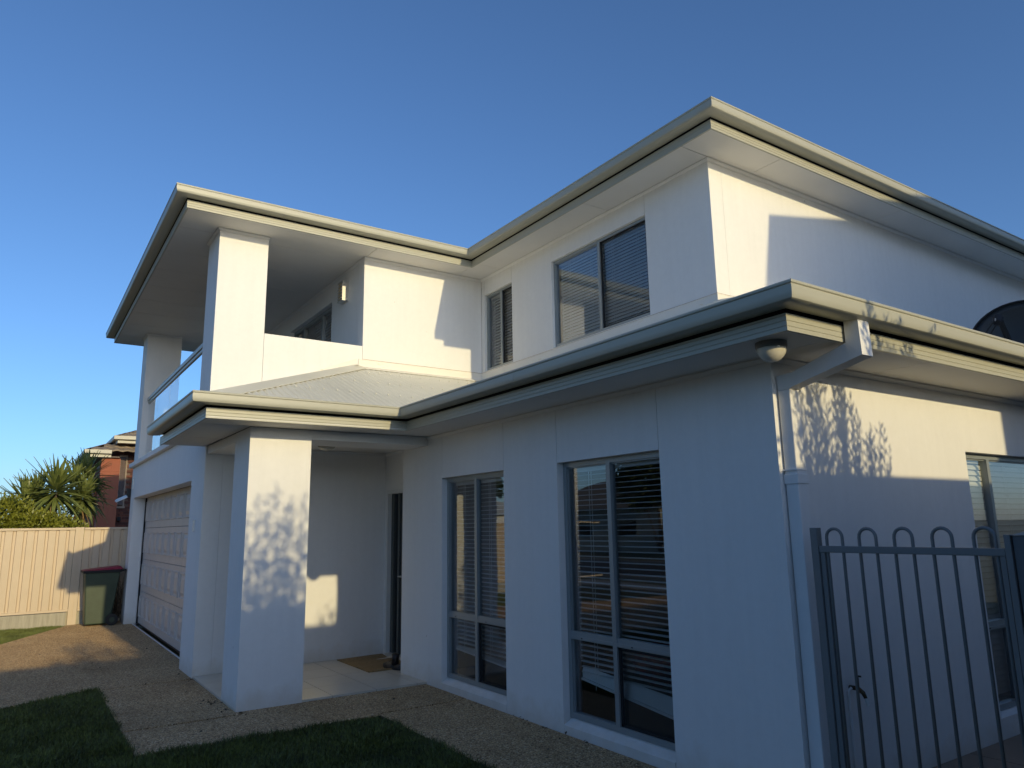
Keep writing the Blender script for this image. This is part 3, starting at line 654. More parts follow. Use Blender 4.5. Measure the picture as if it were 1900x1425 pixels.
# spotlight at the far garage corner, plaque, bell
sl_ = part('spotlight', MB().box(-13.30, -13.077, -2.02, -1.93, 2.30, 2.36).box(-13.16, -13.08, -2.03, -1.96, 2.33, 2.46), 'rubber', H)
part('spotlight_lens', MB().add([(-13.42, -2.20, 2.24), (-13.16, -2.20, 2.20), (-13.10, -2.0, 2.30), (-13.40, -2.0, 2.33), (-13.40, -2.18, 2.27), (-13.18, -2.18, 2.235), (-13.12, -2.0, 2.335), (-13.40, -2.0, 2.36)],
     [(0, 3, 2, 1), (4, 5, 6, 7), (0, 1, 5, 4), (1, 2, 6, 5), (2, 3, 7, 6), (3, 0, 4, 7)]), 'pvc', sl_)
part('house_number_plate', MB().box(-12.95, -12.80, -1.982, -1.967, 2.44, 2.66), 'number', H)
part('door_bell', MB().box(-6.915, -6.875, -1.985, -1.967, 1.63, 1.77), 'pvc', H)
# garden tap on the side wall
tp = thing('garden_tap', 'small dark brass garden tap on the side wall behind the steel gate', 'tap', (0.0, 0.50, 0.60))
part('tap_body', MB().tube([(0.0, .50, .635), (0.055, .50, .635), (0.085, .50, .615), (0.10, .50, .585)], [.012, .014, .013, .010], 10), 'brass', tp, smooth=True)
part('spindle', MB().tube([(0.05, .50, .635), (0.058, .50, .70)], [.013, .007], 8), 'brass', tp)
part('tap_handle', MB().bar((0.06, .475, .712), (0.06, .530, .700), .010, .010), 'brass', tp)
part('hose_fitting', MB().tube([(0.10, .50, .587), (0.112, .50, .545)], [.013, .010], 10), 'pvc', tp)
part('wall_pipe', MB().tube([(0.012, .47, .02), (0.012, .47, .62), (0.02, .49, .635)], .009, 8), 'wall', tp)

# ------------------------------------------------------------------ venetian blinds
def blind(label, origin, axis, w, ztop, zbot, pitch, tilt, m='slat', bw=0.045, droop=0.0, stack=0, cords=(0.2, 0.8), grp='venetian blinds in the house windows'):
    o = thing('venetian_blind', label, 'blind', origin, grp)
    O = Vector(origin); rz = 0 if axis == 'x' else R(90)
    RM = Matrix.Rotation(rz, 3, 'Z')
    def P(u, d, z): return O + RM @ Vector((u, d, z))
    Ps = lambda u, d, z: tuple(P(u, d, z))
    part('head_rail', MB().box(-w / 2, w / 2, -.022, .022, ztop - O.z - .002, ztop - O.z + .038, Ps), m, o)
    # slat mesh, curved
    vs = []; fs = []; n = 4
    for x in (-w / 2, w / 2):
        for j in range(n + 1):
            t_ = j / n - .5; vs.append((x, t_ * bw, -.004 * (2 * t_) ** 2 + .0006))
        for j in range(n, -1, -1):
            t_ = j / n - .5; vs.append((x, t_ * bw, -.004 * (2 * t_) ** 2 - .0012))
    k = 2 * (n + 1)
    fs = [(i, i + k, (i + 1) % k + k, (i + 1) % k) for i in range(k)] + [tuple(range(k)), tuple(reversed(range(k, 2 * k)))]
    me, _ = mk_mesh('slat', vs, fs, M[m], False)
    zz = ztop - pitch * .7; i = 0
    zend = zbot + stack * .008 + .03
    while zz > zend:
        s_ = bpy.data.objects.new('slat', me); link(s_, o, O + Vector((0, 0, zz - O.z)))
        s_.rotation_euler = (Matrix.Rotation(rz, 3, 'Z') @ Matrix.Rotation(R(tilt + random.uniform(-1.5, 1.5)), 3, 'X')).to_euler()
        zz -= pitch; i += 1
    for k_ in range(stack):
        s_ = bpy.data.objects.new('slat', me); link(s_, o, O + Vector((0, 0, zbot + .022 + k_ * .012 - O.z)))
        s_.rotation_euler = (R(62 if stack > 3 else 0), droop * (1 - .05 * k_), rz)
    br = MB().box(-w / 2, w / 2, -.022, .022, -.009, .009)
    me2, _ = mk_mesh('bottom_rail', br.v, br.f, M[m], False)
    b_ = bpy.data.objects.new('bottom_rail', me2); link(b_, o, O + Vector((0, 0, zbot - O.z))); b_.rotation_euler = (0, droop, rz)
    for c in cords:
        u = -w / 2 + c * w
        part('cord', MB().box(u - .0018, u + .0018, -.026, -.0235, zbot - O.z, ztop - O.z, Ps), m, o)
        part('cord', MB().box(u + .03, u + .033, -.026, -.0235, zbot - O.z + .1, ztop - O.z, Ps), m, o)
blind('open white venetian blind in the tall window nearest the porch', ((A0 + A1) / 2 + .02, 0.160, 2.1), 'x', 1.13, 2.07, 0.36, .0415, 6, bw=.042, droop=R(3.5), stack=2, cords=(.16, .60))
blind('crooked white venetian blind in the tall window nearest the corner', ((B0 + B1) / 2 + .02, 0.160, 2.1), 'x', 1.12, 2.07, 0.345, .0415, 6, bw=.042, droop=R(6.5), stack=7, cords=(.17, .93))
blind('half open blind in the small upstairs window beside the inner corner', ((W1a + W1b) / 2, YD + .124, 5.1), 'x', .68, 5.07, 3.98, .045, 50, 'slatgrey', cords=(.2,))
blind('closed pale blind in the wide upstairs window', ((W2a + W2b) / 2, YD + .124, 5.1), 'x', 1.70, 5.07, 3.98, .042, 62, bw=.048, cords=(.12, .38, .62, .88))
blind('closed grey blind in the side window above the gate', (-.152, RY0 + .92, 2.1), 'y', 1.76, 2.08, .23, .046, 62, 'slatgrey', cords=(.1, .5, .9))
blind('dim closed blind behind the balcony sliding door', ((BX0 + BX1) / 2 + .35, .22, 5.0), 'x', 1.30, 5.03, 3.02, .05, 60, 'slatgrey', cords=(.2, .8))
# things inside the corner room
tb = thing('blanket_pile', 'pink, blue and red bedding piled behind the corner window blind', 'blanket', (-1.2, .75, 0.05))
def blob(name, c, s_, m):
    b = MB(); n = 10; vs = []
    for i in range(7):
        for k in range(n):
            th = math.pi * i / 6; ph = 2 * math.pi * k / n; r_ = 1 + .12 * math.sin(3 * ph + i) * math.sin(th)
            vs.append((c[0] + s_[0] * r_ * math.sin(th) * math.cos(ph), c[1] + s_[1] * r_ * math.sin(th) * math.sin(ph), c[2] + s_[2] * math.cos(th)))
    fs = [(i * n + k, (i + 1) * n + k, (i + 1) * n + (k + 1) % n, i * n + (k + 1) % n) for i in range(6) for k in range(n)]
    part(name, b.add(vs, fs), m, tb, smooth=True)
blob('pillow', (-1.15, .62, .62), (.30, .14, .15), 'toypink'); blob('quilt', (-1.10, .70, .30), (.36, .28, .20), 'toyblue'); blob('cushion', (-1.80, .70, .50), (.20, .2, .18), 'toyred'); blob('cushion', (-.75, .60, .70), (.16, .12, .12), 'toyred')

# ------------------------------------------------------------------ doormat and boots
mt = MB(); nx, ny = 22, 12; vs = []
for j in range(ny + 1):
    for i in range(nx + 1):
        x = -6.42 + 1.0 * i / nx; y = -.29 + .60 * j / ny
        z = .034 + .010 * math.sin(i * .55 + j * .2) * (j / ny) + .006 * math.sin(i * .9)
        vs.append((x, y, z))
n1 = len(vs); vs += [(x, y, .0225) for x, y, z in vs]
fs = [(j * (nx + 1) + i, j * (nx + 1) + i + 1, (j + 1) * (nx + 1) + i + 1, (j + 1) * (nx + 1) + i) for j in range(ny) for i in range(nx)]
rim = [i for i in range(nx + 1)] + [j * (nx + 1) + nx for j in range(1, ny + 1)] + [ny * (nx + 1) + i for i in range(nx - 1, -1, -1)] + [j * (nx + 1) for j in range(ny - 1, 0, -1)]
for a, b_ in zip(rim, rim[1:] + rim[:1]): fs.append((b_, a, a + n1, b_ + n1))
tag(part('doormat', MB().add(vs, fs), 'coir', None), 'wavy brown coir doormat lying on the porch tiles by the front door', 'doormat')
def boot(loc, rz, lab):
    L = Vector(loc); Rm = Matrix.Rotation(rz, 3, 'Z'); t_ = thing('boot', lab, 'boot', loc, 'pair of boots beside the doormat')
    T_ = lambda x, y, z: tuple(L + Rm @ Vector((x, y, z)))
    part('sole', MB().add([T_(x, y, z) for z in (0, .022) for x, y in ((-.13, -.035), (-.05, -.04), (.08, -.045), (.14, -.02), (.14, .02), (.08, .045), (-.05, .04), (-.13, .035))],
         [tuple(reversed(range(8))), tuple(range(8, 16))] + [(i, (i + 1) % 8, 8 + (i + 1) % 8, 8 + i) for i in range(8)]), 'rubber', t_)
    pr = [(-.125, .03, .04), (-.02, .036, .07), (.06, .04, .05), (.125, .03, .03)]
    b = MB(); vs = []
    for x, hw, h in pr: vs += [T_(x, -hw, .022), T_(x, -hw * .8, .022 + h * .8), T_(x, 0, .022 + h), T_(x, hw * .8, .022 + h * .8), T_(x, hw, .022)]
    b.add(vs, [(i * 5 + k, (i + 1) * 5 + k, (i + 1) * 5 + k + 1, i * 5 + k + 1) for i in range(3) for k in range(4)] + [(0, 1, 2, 3, 4), (19, 18, 17, 16, 15)])
    part('upper', b, 'boot', t_, smooth=True)
    part('shaft', MB().tube([T_(-.08, 0, .05), T_(-.085, 0, .12), T_(-.09, 0, .17)], [.042, .040, .045], 10), 'boot', t_, smooth=True)
boot((-5.50, .02, .023), R(190), 'black boot lying nearest the doormat, toe towards the garage'); boot((-5.30, .10, .023), R(215), 'black boot tucked behind the porch wall edge')

# ------------------------------------------------------------------ gate, posts, pier
gt = thing('gate', 'grey steel pool style gate with looped tops beside the side wall', 'gate', (0.235, 0.0, 0.0))
part('stile', MB().box(0.232, 0.258, -.013, .013, 0.09, 1.452), 'gate', gt); part('stile', MB().box(1.150, 1.172, -.013, .013, 0.09, 1.452), 'gate', gt)
part('rail', MB().box(0.228, 1.176, -.018, .018, 1.452, 1.488), 'gate', gt, bevel=.003); part('rail', MB().box(0.259, 1.149, -.014, .014, 0.10, 0.135), 'gate', gt, bevel=.003)
for k in range(5):
    cx = 0.318 + .1925 * k; r_ = .047
    pts = [(cx - r_, 0, .137)] + [(cx - r_ * math.cos(a), 0, 1.535 + r_ * math.sin(a)) for a in np.linspace(0, math.pi, 11)] + [(cx + r_, 0, .137)]
    part('hoop', MB().tube(pts, .0088, 8), 'gate', gt, smooth=True)
tag(part('gate_post', MB().box(0.182, 0.226, -.022, .022, 0.0, 1.588).box(0.226, 0.233, -.01, .01, .35, .40).box(0.226, 0.233, -.01, .01, 1.25, 1.30), 'gate', None, bevel=.002), 'square grey steel post hinging the looped gate next to the downpipe', 'gate post')
tag(part('gate_post', MB().box(1.178, 1.205, -.022, .022, 0.0, 1.55), 'gate', None, bevel=.002), 'square grey steel latch post against the dark pier', 'gate post')
pr = thing('boundary_pier', 'dark grey rendered pier with pale cap at the right edge', 'pier', (1.45, 0.2, 0.0))
part('pier_shaft', MB().box(1.212, 1.75, -.015, .40, 0.0, 1.545), 'pier', pr, bevel=.004)
part('pier_cap', MB().add([(1.206, -.022, 1.547), (1.756, -.022, 1.547), (1.756, .407, 1.547), (1.206, .407, 1.547), (1.30, .06, 1.578), (1.66, .06, 1.578), (1.66, .33, 1.578), (1.30, .33, 1.578)],
     [(3, 2, 1, 0), (4, 5, 6, 7), (0, 1, 5, 4), (1, 2, 6, 5), (2, 3, 7, 6), (3, 0, 4, 7)]), 'piercap', pr)

# ------------------------------------------------------------------ satellite dish
DC = Vector((-0.47, 5.08, 3.42))
sd = thing('satellite_dish', 'dark satellite dish on the lower roof at the right edge', 'satellite dish', (DC.x, DC.y + .1, 3.25))
ax = Vector((0.25, -0.93, 0.30)).normalized()
q_ = ax.to_track_quat('Z', 'Y').to_matrix()
prof = [(r_, .16 * (r_ / .5) ** 2) for r_ in np.linspace(.0, .5, 9)]
prof2 = prof + [(r_ - .002, .16 * (r_ / .5) ** 2 - .006) for r_ in np.linspace(.5, .01, 9)]
b = MB(); n = 40; vs = []
for (r_, z) in prof2:
    for k in range(n):
        a = 2 * math.pi * k / n; vs.append(DC + q_ @ Vector((max(r_, .001) * 1.0 * math.cos(a), max(r_, .001) * math.sin(a), z)))
b.add(vs, [(i * n + k, i * n + (k + 1) % n, (i + 1) * n + (k + 1) % n, (i + 1) * n + k) for i in range(len(prof2) - 1) for k in range(n)])
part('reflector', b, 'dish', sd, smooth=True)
part('rim', MB().tube([DC + q_ @ Vector((.5 * math.cos(a), .5 * math.sin(a), .16)) for a in np.linspace(0, 2 * math.pi, 41)], .011, 8, False), 'rubber', sd, smooth=True)
lnb = Vector((-0.30, 4.12, 3.545)); ft = Vector((-0.33, 4.42, 3.22))
part('arm', MB().tube([ft, lnb], [.034, .026], 8), 'rubber', sd)
part('receiver', MB().tube([lnb + Vector((-.02, -.03, -.02)), lnb + Vector((-.03, .03, .03)), lnb + Vector((-.05, .09, .04))], [.034, .05, .04], 10), 'rubber', sd)
part('receiver_plug', MB().tube([lnb + Vector((-.02, -.05, .02)), lnb + Vector((-.02, -.06, -.005))], .006, 6), 'steel', sd)
part('cable', MB().tube([lnb + Vector((-.03, -.06, 0)), lnb + Vector((-.10, -.12, -.12)), lnb + Vector((-.14, -.14, -.32))], .008, 6), 'rubber', sd)
part('cable', MB().tube([lnb + Vector((-.03, -.02, -.03)), lnb + Vector((-.08, -.08, -.14)), lnb + Vector((-.13, -.12, -.32))], .008, 6), 'rubber', sd)
part('mast', MB().tube([DC + Vector((.0, .18, -.55)), DC + Vector((0, .16, .0))], .022, 10), 'rubber', sd)

# ------------------------------------------------------------------ left boundary fence
FX = -13.3
fe = thing('fence', 'beige ribbed steel boundary fence running behind the wheelie bin', 'fence', (FX, -4.0, 0.0))
def fsheet(y0, y1):
    n = int(round((y1 - y0) / .0825)); per = (y1 - y0) / n; vs = []; fs = []
    y = y0
    prof = []
    k = 0
    while k * .165 < (y1 - y0) + .001:
        a = y0 + k * .165
        for (dy, dx) in ((0, .0), (.108, .0), (.118, -.026), (.155, -.026)):
            if a + dy <= y1 + .001: prof.append((a + dy, dx))
        k += 1
    prof.append((y1, prof[-1][1]))
    for (yy, dx) in prof: vs += [(FX + dx, yy, .24), (FX + dx, yy, 1.70)]
    fs = [(2 * i, 2 * i + 2, 2 * i + 3, 2 * i + 1) for i in range(len(prof) - 1)]
    # ribs as narrow raised folds
    part('fence_sheet', MB().add(vs, fs), 'fence', fe)
posts = [-2.745 - 2.38 * k for k in range(0, 3)]
fsheet(-2.67, 0.0); fsheet(0.08, 2.35)
for p_ in posts[:2]: fsheet(p_ - 2.30, p_ - .075)
fsheet(-7.505 - 1.0, -7.58)
for p_ in posts + [0.04]:
    part('fence_post', MB().box(FX - .045, FX + .035, p_ - .07, p_ - .012, -.1, 1.745).box(FX - .045, FX + .035, p_ + .008, p_ + .068, -.1, 1.745).box(FX - .04, FX + .025, p_ - .012, p_ + .008, -.1, 1.74), 'fence', fe)
part('top_rail', MB().box(FX - .04, FX + .03, -2.67, 2.4, 1.695, 1.738), 'fence', fe, bevel=.004)
part('bottom_rail', MB().box(FX - .04, FX + .03, -2.67, 2.4, .235, .275), 'fence', fe)
for p_ in posts:
    part('top_rail', MB().box(FX - .04, FX + .03, p_ - 2.30, p_ - .072, 1.695, 1.738), 'fence', fe, bevel=.004)
    part('bottom_rail', MB().box(FX - .04, FX + .03, p_ - 2.30, p_ - .072, .235, .275), 'fence', fe)
part('plinth', MB().box(FX - .06, FX + .075, -9.0, -2.845, -.12, .225), 'plinth', fe)
part('plinth', MB().box(FX - .06, FX - .02, -2.84, 2.4, -.12, .232), 'plinth', fe)

# ------------------------------------------------------------------ wheelie bin
bn = thing('wheelie_bin', 'dark green wheelie bin with a red lid standing between fence and garage', 'wheelie bin', (-12.92, -2.37, 0.0))
def frustum(b, c0, w0, d0, z0, c1, w1, d1, z1):
    vs = []
    for (c, w, d, z) in ((c0, w0, d0, z0), (c1, w1, d1, z1)):
        for (sx, sy) in ((-1, -1), (1, -1), (1, 1), (-1, 1)): vs.append((c[0] + sx * w / 2, c[1] + sy * d / 2, z))
    return b.add(vs, [(3, 2, 1, 0), (4, 5, 6, 7), (0, 1, 5, 4), (1, 2, 6, 5), (2, 3, 7, 6), (3, 0, 4, 7)])
bx, by = -12.90, -2.36
part('bin_body', frustum(MB(), (bx, by - .02), .42, .40, .03, (bx, by), .50, .56, .93), 'bin', bn, bevel=.02)
part('bin_rim', MB().box(bx - .275, bx + .275, by - .315, by + .30, .925, .965), 'rubber', bn, bevel=.01)
part('bin_lid', MB().add([(bx - .275, by - .33, .968), (bx + .275, by - .33, .968), (bx + .275, by + .33, .975), (bx - .275, by + .33, .975), (bx - .24, by - .27, .985), (bx + .24, by - .27, .985), (bx + .24, by + .28, 1.035), (bx - .24, by + .28, 1.035)],
     [(3, 2, 1, 0), (4, 5, 6, 7), (0, 1, 5, 4), (1, 2, 6, 5), (2, 3, 7, 6), (3, 0, 4, 7)]), 'lid', bn, bevel=.012)
part('bin_handle', MB().tube([(bx - .2, by + .30, .94), (bx - .2, by + .37, .96), (bx + .2, by + .37, .96), (bx + .2, by + .30, .94)], .014, 8), 'rubber', bn)
for sx in (-.26, .26):
    w_ = MB(); cy, cz, r_ = by + .20, .10, .10
    w_.tube([(bx + sx - .03, cy, cz), (bx + sx - .028, cy, cz), (bx + sx + .028, cy, cz), (bx + sx + .03, cy, cz)], [r_ * .8, r_, r_, r_ * .8], 20)
    part('wheel', w_, 'rubber', bn)
    part('wheel_hub', MB().tube([(bx + sx - .034, cy, cz), (bx + sx + .034, cy, cz)], r_ * .45, 12), 'steel' if False else 'bin', bn)
part('axle', MB().tube([(bx - .24, by + .2, .10), (bx + .24, by + .2, .10)], .012, 8), 'rubber', bn)
# dry branches heaped behind the bin
b = MB()
for k in range(26):
    p0 = Vector((-13.1 + random.uniform(-.08, .12), -2.03 + random.uniform(-.04, .06), random.uniform(.1, .25)))
    p1 = p0 + Vector((random.uniform(-.1, .1), random.uniform(-.06, .04), random.uniform(.15, .5))); p2 = p1 + Vector((random.uniform(-.15, .1), random.uniform(-.08, .03), random.uniform(.0, .2)))
    b.tube([p0, p1, p2], [.006, .004, .002], 4)
tag(part('dry_branches', b, 'trunk', None), 'small heap of dry twigs between the bin and the garage pier', 'branches')

# ------------------------------------------------------------------ vegetation helpers
def leaf_cloud(name, centres, normals_dir, sizes, m, parent, aspect=2.2, kind=None, fold=True):
    n = len(centres); c = np.asarray(centres); d = np.asarray(normals_dir); d = d / np.linalg.norm(d, axis=1)[:, None]
    r = rng.normal(size=(n, 3)); s = np.cross(d, r); s /= np.linalg.norm(s, axis=1)[:, None]
    L = np.asarray(sizes)[:, None]; W = L / aspect
    nn = np.cross(d, s) * W * 0.25
    v = np.stack([c, c + d * L * .5 + s * W / 2 + nn, c + d * L, c + d * L * .5 - s * W / 2 + nn], 1).reshape(-1, 3)
    idx = (np.arange(n) * 4)[:, None]
    f1 = idx + np.array([0, 1, 2]); f2 = idx + np.array([0, 2, 3])
    f = np.concatenate([f1, f2], 0).astype(np.int32)
    cen = (v.min(0) + v.max(0)) / 2
    me = bpy.data.meshes.new(name); me.vertices.add(len(v)); me.vertices.foreach_set('co', (v - cen).ravel().astype(np.float32))
    me.loops.add(len(f) * 3); me.loops.foreach_set('vertex_index', f.ravel())
    me.polygons.add(len(f)); me.polygons.foreach_set('loop_start', np.arange(len(f), dtype=np.int32) * 3); me.polygons.foreach_set('loop_total', np.full(len(f), 3, dtype=np.int32))
    me.update(calc_edges=True); me.materials.append(M[m])
    o = bpy.data.objects.new(name, me); link(o, parent, Vector(cen))
    if kind: o['kind'] = kind
    return o
def inpoly(px, py, poly):
    ins = np.zeros(len(px), bool); n = len(poly)
    for i in range(n):
        x0, y0 = poly[i]; x1, y1 = poly[(i + 1) % n]
        c = ((y0 > py) != (y1 > py)); xi = (x1 - x0) * (py - y0) / (y1 - y0 + 1e-12) + x0
        ins ^= c & (px < xi)
    return ins
def grass(name, poly, box, dens, m, hmin, hmax, grow=0.0):
    n = int((box[1] - box[0]) * (box[3] - box[2]) * dens)
    x = rng.uniform(box[0], box[1], n); y = rng.uniform(box[2], box[3], n)
    wob = .018 * np.sin(x * 21 + 3 * np.sin(y * 9)) * np.sin(y * 17 + x * 5); jx = x + rng.normal(0, .014, n) + wob; jy = y + rng.normal(0, .014, n) + wob
    k = inpoly(jx, jy, poly); x = x[k]; y = y[k]; n = len(x)
    patch = .5 + .5 * np.sin(x * 5.1 + 2 * np.sin(y * 3.7)) * np.sin(y * 6.3 + 1.5 * np.sin(x * 4.1))
    h = rng.uniform(hmin, hmax, n) * (.75 + .5 * patch)
    c = np.stack([x, y, np.full(n, -.022)], 1)
    lean = rng.normal(0, .55, (n, 2)) + np.stack([np.sin(x * 7 + y * 3), np.cos(y * 6 - x * 2)], 1) * .25
    d = np.concatenate([lean, np.ones((n, 1))], 1)
    return leaf_cloud(name, c, d, h, m, None, aspect=11.0, kind='stuff')
gr = grass('grass', LAWN, (-6.65, 1.0, -5.2, -0.88), 13000, 'grass', .028, .070); gr['label'] = 'short green lawn grass in front of the path'; 
gr2 = grass('grass', STRIP, (-13.2, -10.0, -6.0, -2.8), 9000, 'drygrass', .03, .06); gr2['label'] = 'sunlit grass strip along the fence plinth'

# ------------------------------------------------------------------ yuccas behind the fence
lv = []
for var in range(3):
    n = 6; vs = []; fs = []; bend = (.0, .25, .75)[var]
    for i in range(n + 1):
        t_ = i / n; w = .020 * (1 - t_ ** 2.2) * (.55 + 1.2 * min(t_ * 3, 1) * .45); z = -bend * t_ ** 2 * .5
        vs += [(t_, -w, z + .006), (t_, 0, z - .003), (t_, w, z + .006)]
    fs = [(3 * i + k, 3 * i + 3 + k, 3 * i + 4 + k, 3 * i + 1 + k) for i in range(n) for k in range(2)]
    me, _ = mk_mesh('leaf', vs, fs, M['yucca'], False); lv.append(me)
def yucca(loc, heads, lab, trunks, nleaf=90):
    y = thing('yucca', lab, 'yucca', loc, 'yuccas behind the left fence')
    b = MB()
    for t_ in trunks: b.tube([Vector(p) for p in t_], [.09, .075, .06][:len(t_)], 8)
    part('trunk', b, 'trunk', y, smooth=True)
    for (hc, L) in heads:
        hc = Vector(hc)
        for i in range(nleaf):
            u = (i + .5) / nleaf; el = math.asin(1 - u * 1.55) ; az = i * 2.399963 + random.uniform(-.2, .2)
            el += random.uniform(-.12, .12)
            o = bpy.data.objects.new('leaf', lv[0] if u < .35 else lv[1] if u < .72 else random.choice(lv[1:])); o_ = Vector((math.cos(el) * math.cos(az), math.cos(el) * math.sin(az), math.sin(el)))
            link(o, y, hc + o_ * .05 + Vector((0, 0, .15 * math.sin(el))))
            s_ = L * random.uniform(.8, 1.12) * (0.85 + .2 * math.cos(el)); o.scale = (s_, 1.9, 1)
            o.rotation_euler = Matrix.Rotation(az, 3, 'Z').to_4x4().to_euler() if False else (Matrix.Rotation(az, 3, 'Z') @ Matrix.Rotation(-el, 3, 'Y') @ Matrix.Rotation(random.uniform(-.4, .4), 3, 'X')).to_euler()
yucca((-15.4, -3.15, 0), [((-15.0, -3.13, 2.44), .70), ((-15.3, -3.62, 2.16), .60), ((-15.7, -3.40, 2.28), .62)], 'big sunlit yucca with spiky rosettes above the beige fence', [[(-15.4, -3.2, 0), (-15.2, -3.15, 1.4), (-15.0, -3.13, 2.45)], [(-15.4, -3.2, .8), (-15.35, -3.5, 1.6), (-15.3, -3.62, 2.22)], [(-15.4, -3.2, 1.0), (-15.6, -3.3, 1.8), (-15.7, -3.35, 2.32)]], 98)
yucca((-16.2, -2.62, 0), [((-16.2, -2.72, 2.62), .62), ((-16.5, -2.50, 2.80), .60), ((-15.9, -2.56, 2.35), .52)], 'darker yucca against the terracotta house with forked trunk', [[(-16.2, -2.6, 0), (-16.2, -2.6, 1.95), (-16.2, -2.72, 2.6)], [(-16.2, -2.6, 1.95), (-16.35, -2.48, 2.3), (-16.5, -2.45, 2.7)], [(-16.2, -2.6, 1.9), (-16.0, -2.52, 2.1), (-15.9, -2.5, 2.3)]], 85)

for y_ in [o for o in COL.objects if o.name.startswith('yucca')]:
    for ch in [c for c in y_.children if c.name.startswith('trunk')]:
        zt = WL[ch.name]
        vs = []; fs = []
        for k in range(34):
            a = random.uniform(0, 6.28); z0_ = random.uniform(1.75, 2.25); b0 = Vector((y_.location.x + .25 * math.cos(a) + random.uniform(-.1, .25), y_.location.y + .16 * math.sin(a), z0_)); L_ = random.uniform(.25, .5)
            sd_ = Vector((-math.sin(a), math.cos(a), 0)) * .012; e_ = b0 + Vector((.12 * math.cos(a), .12 * math.sin(a), -L_)); k0 = len(vs)
            vs += [b0 - sd_, b0 + sd_, (b0 + e_) / 2 + Vector((.05 * math.cos(a), .05 * math.sin(a), .02)) + sd_, (b0 + e_) / 2 + Vector((.05 * math.cos(a), .05 * math.sin(a), .02)) - sd_, e_]
            fs += [(k0, k0 + 1, k0 + 2, k0 + 3), (k0 + 3, k0 + 2, k0 + 4)]
        part('dead_leaves', MB().add(vs, fs), 'coir', y_)
def bush(name, lab, cat, ells, n, size, m, base, grp=None, up=0.3, trunk=True, kindp=None, aspect=1.9):
    t_ = thing(name, lab, cat, base, grp)
    cs = []; ds = []
    w = np.array([e[3] * e[4] * e[5] for e in ells]); w = w / w.sum()
    for e, ww in zip(ells, w):
        k = int(n * ww); v = rng.normal(size=(k, 3)); v /= np.linalg.norm(v, axis=1)[:, None]
        r_ = rng.uniform(.35, 1, k) ** .5
        lump = 1 + .16 * np.sin(v[:, 0] * 7 + e[0]) * np.sin(v[:, 1] * 8) + .12 * np.sin(v[:, 2] * 9 + e[1])
        p = v * (r_ * lump)[:, None] * np.array(e[3:6]) + np.array(e[:3])
        cs.append(p); ds.append(v + rng.normal(0, .6, (k, 3)) + np.array([0, 0, up]))
    c = np.concatenate(cs); d = np.concatenate(ds)
    leaf_cloud('foliage', c, d, rng.uniform(size * .6, size * 1.25, len(c)), m, t_, aspect=aspect)
    if trunk:
        b = MB()
        for e in ells:
            b.tube([Vector(base), Vector((base[0] * .4 + e[0] * .6, base[1] * .4 + e[1] * .6, base[2] * .4 + e[2] * .6)), Vector(e[:3])], [.05 * max(1, e[3]), .035 * max(1, e[3]), .015], 7)
        part('trunk', b, 'trunk', t_)
    return t_
bush('hedge', 'leafy yellow green hedge spilling over the beige fence', 'hedge', [(-14.2, -3.95, 1.75, .6, .5, .65), (-14.3, -3.3, 1.55, .55, .55, .55), (-14.2, -2.95, 1.5, .45, .42, .45), (-14.5, -4.7, 1.9, .7, .6, .75), (-14.5, -5.9, 1.8, .8, .9, .8), (-14.0, -3.5, 1.6, .4, .6, .5)], 42000, .072, 'hedge', (-14.4, -4.0, 0))

# ------------------------------------------------------------------ neighbouring house on the left
NX = -24.3  # house coordinates below were scaled up about the camera to a greater depth
nh = thing('neighbour_house', 'red brick and terracotta neighbour house with tiled roof beyond the beige fence', 'house', (-27, 2, 0))
part('porch_wall', MB().box(-28.2, NX, -1.30, -1.05, 0, 4.02).box(-24.75, NX, -1.60, -1.302, 0, 4.02).box(-28.2, -26.0, -1.60, -1.302, 0, 4.02), 'terra', nh)
part('porch_wall', MB().box(-25.998, -24.752, -1.58, -1.31, 3.50, 4.02), 'mush', nh)
part('porch_band', MB().box(-28.21, NX + .015, -1.615, -1.06, 3.60, 3.63), 'terra', nh)
part('porch_recess_shade', MB().box(-25.998, -24.752, -1.40, -1.305, 0, 3.498), 'dark', nh)  # near-black slab stands in for the shade inside the porch opening
part('brick_backing', MB().box(-34, -24.96, -1.28, 12, 0, 4.50), 'mortar', nh)
bm_ = MB().box(-.055, .055, -.115, .115, -.038, .038)
me, _ = mk_mesh('brick', bm_.v, bm_.f, M['brick'], False); me2, _ = mk_mesh('brick', bm_.v, bm_.f, M['brick2'], False)
for j in range(52):
    for i in range(5):
        y = -1.26 + .12 + i * .24 + (.12 if j % 2 else 0); z = .05 + j * .086
        if z < 1.4 or z > 4.45: continue
        if -1.13 < y < -.72 and 2.45 < z < 4.22: continue
        o = bpy.data.objects.new('brick', random.choice((me, me, me2))); link(o, nh, (-24.955 + random.uniform(-.006, .006), y, z))
part('wall_face', MB().box(-24.97, -24.92, .10, 12, 0, 4.5), 'brick', nh)
nw = part('window', MB().box(-24.96, -24.91, -1.03, -.98, 2.5, 4.2).box(-24.96, -24.91, -.82, -.77, 2.5, 4.2).box(-24.96, -24.91, -.98, -.82, 4.15, 4.20).box(-24.96, -24.88, -1.05, -.75, 2.44, 2.50), 'mush', nh)
part('pane', MB().add([(-24.93, -.98, 2.5), (-24.93, -.82, 2.5), (-24.93, -.82, 4.15), (-24.93, -.98, 4.15)], [(0, 1, 2, 3)]), 'glass', nw)
part('meter_box', MB().box(-24.89, -24.80, -.96, -.85, 2.03, 2.15), 'rubber', nh)
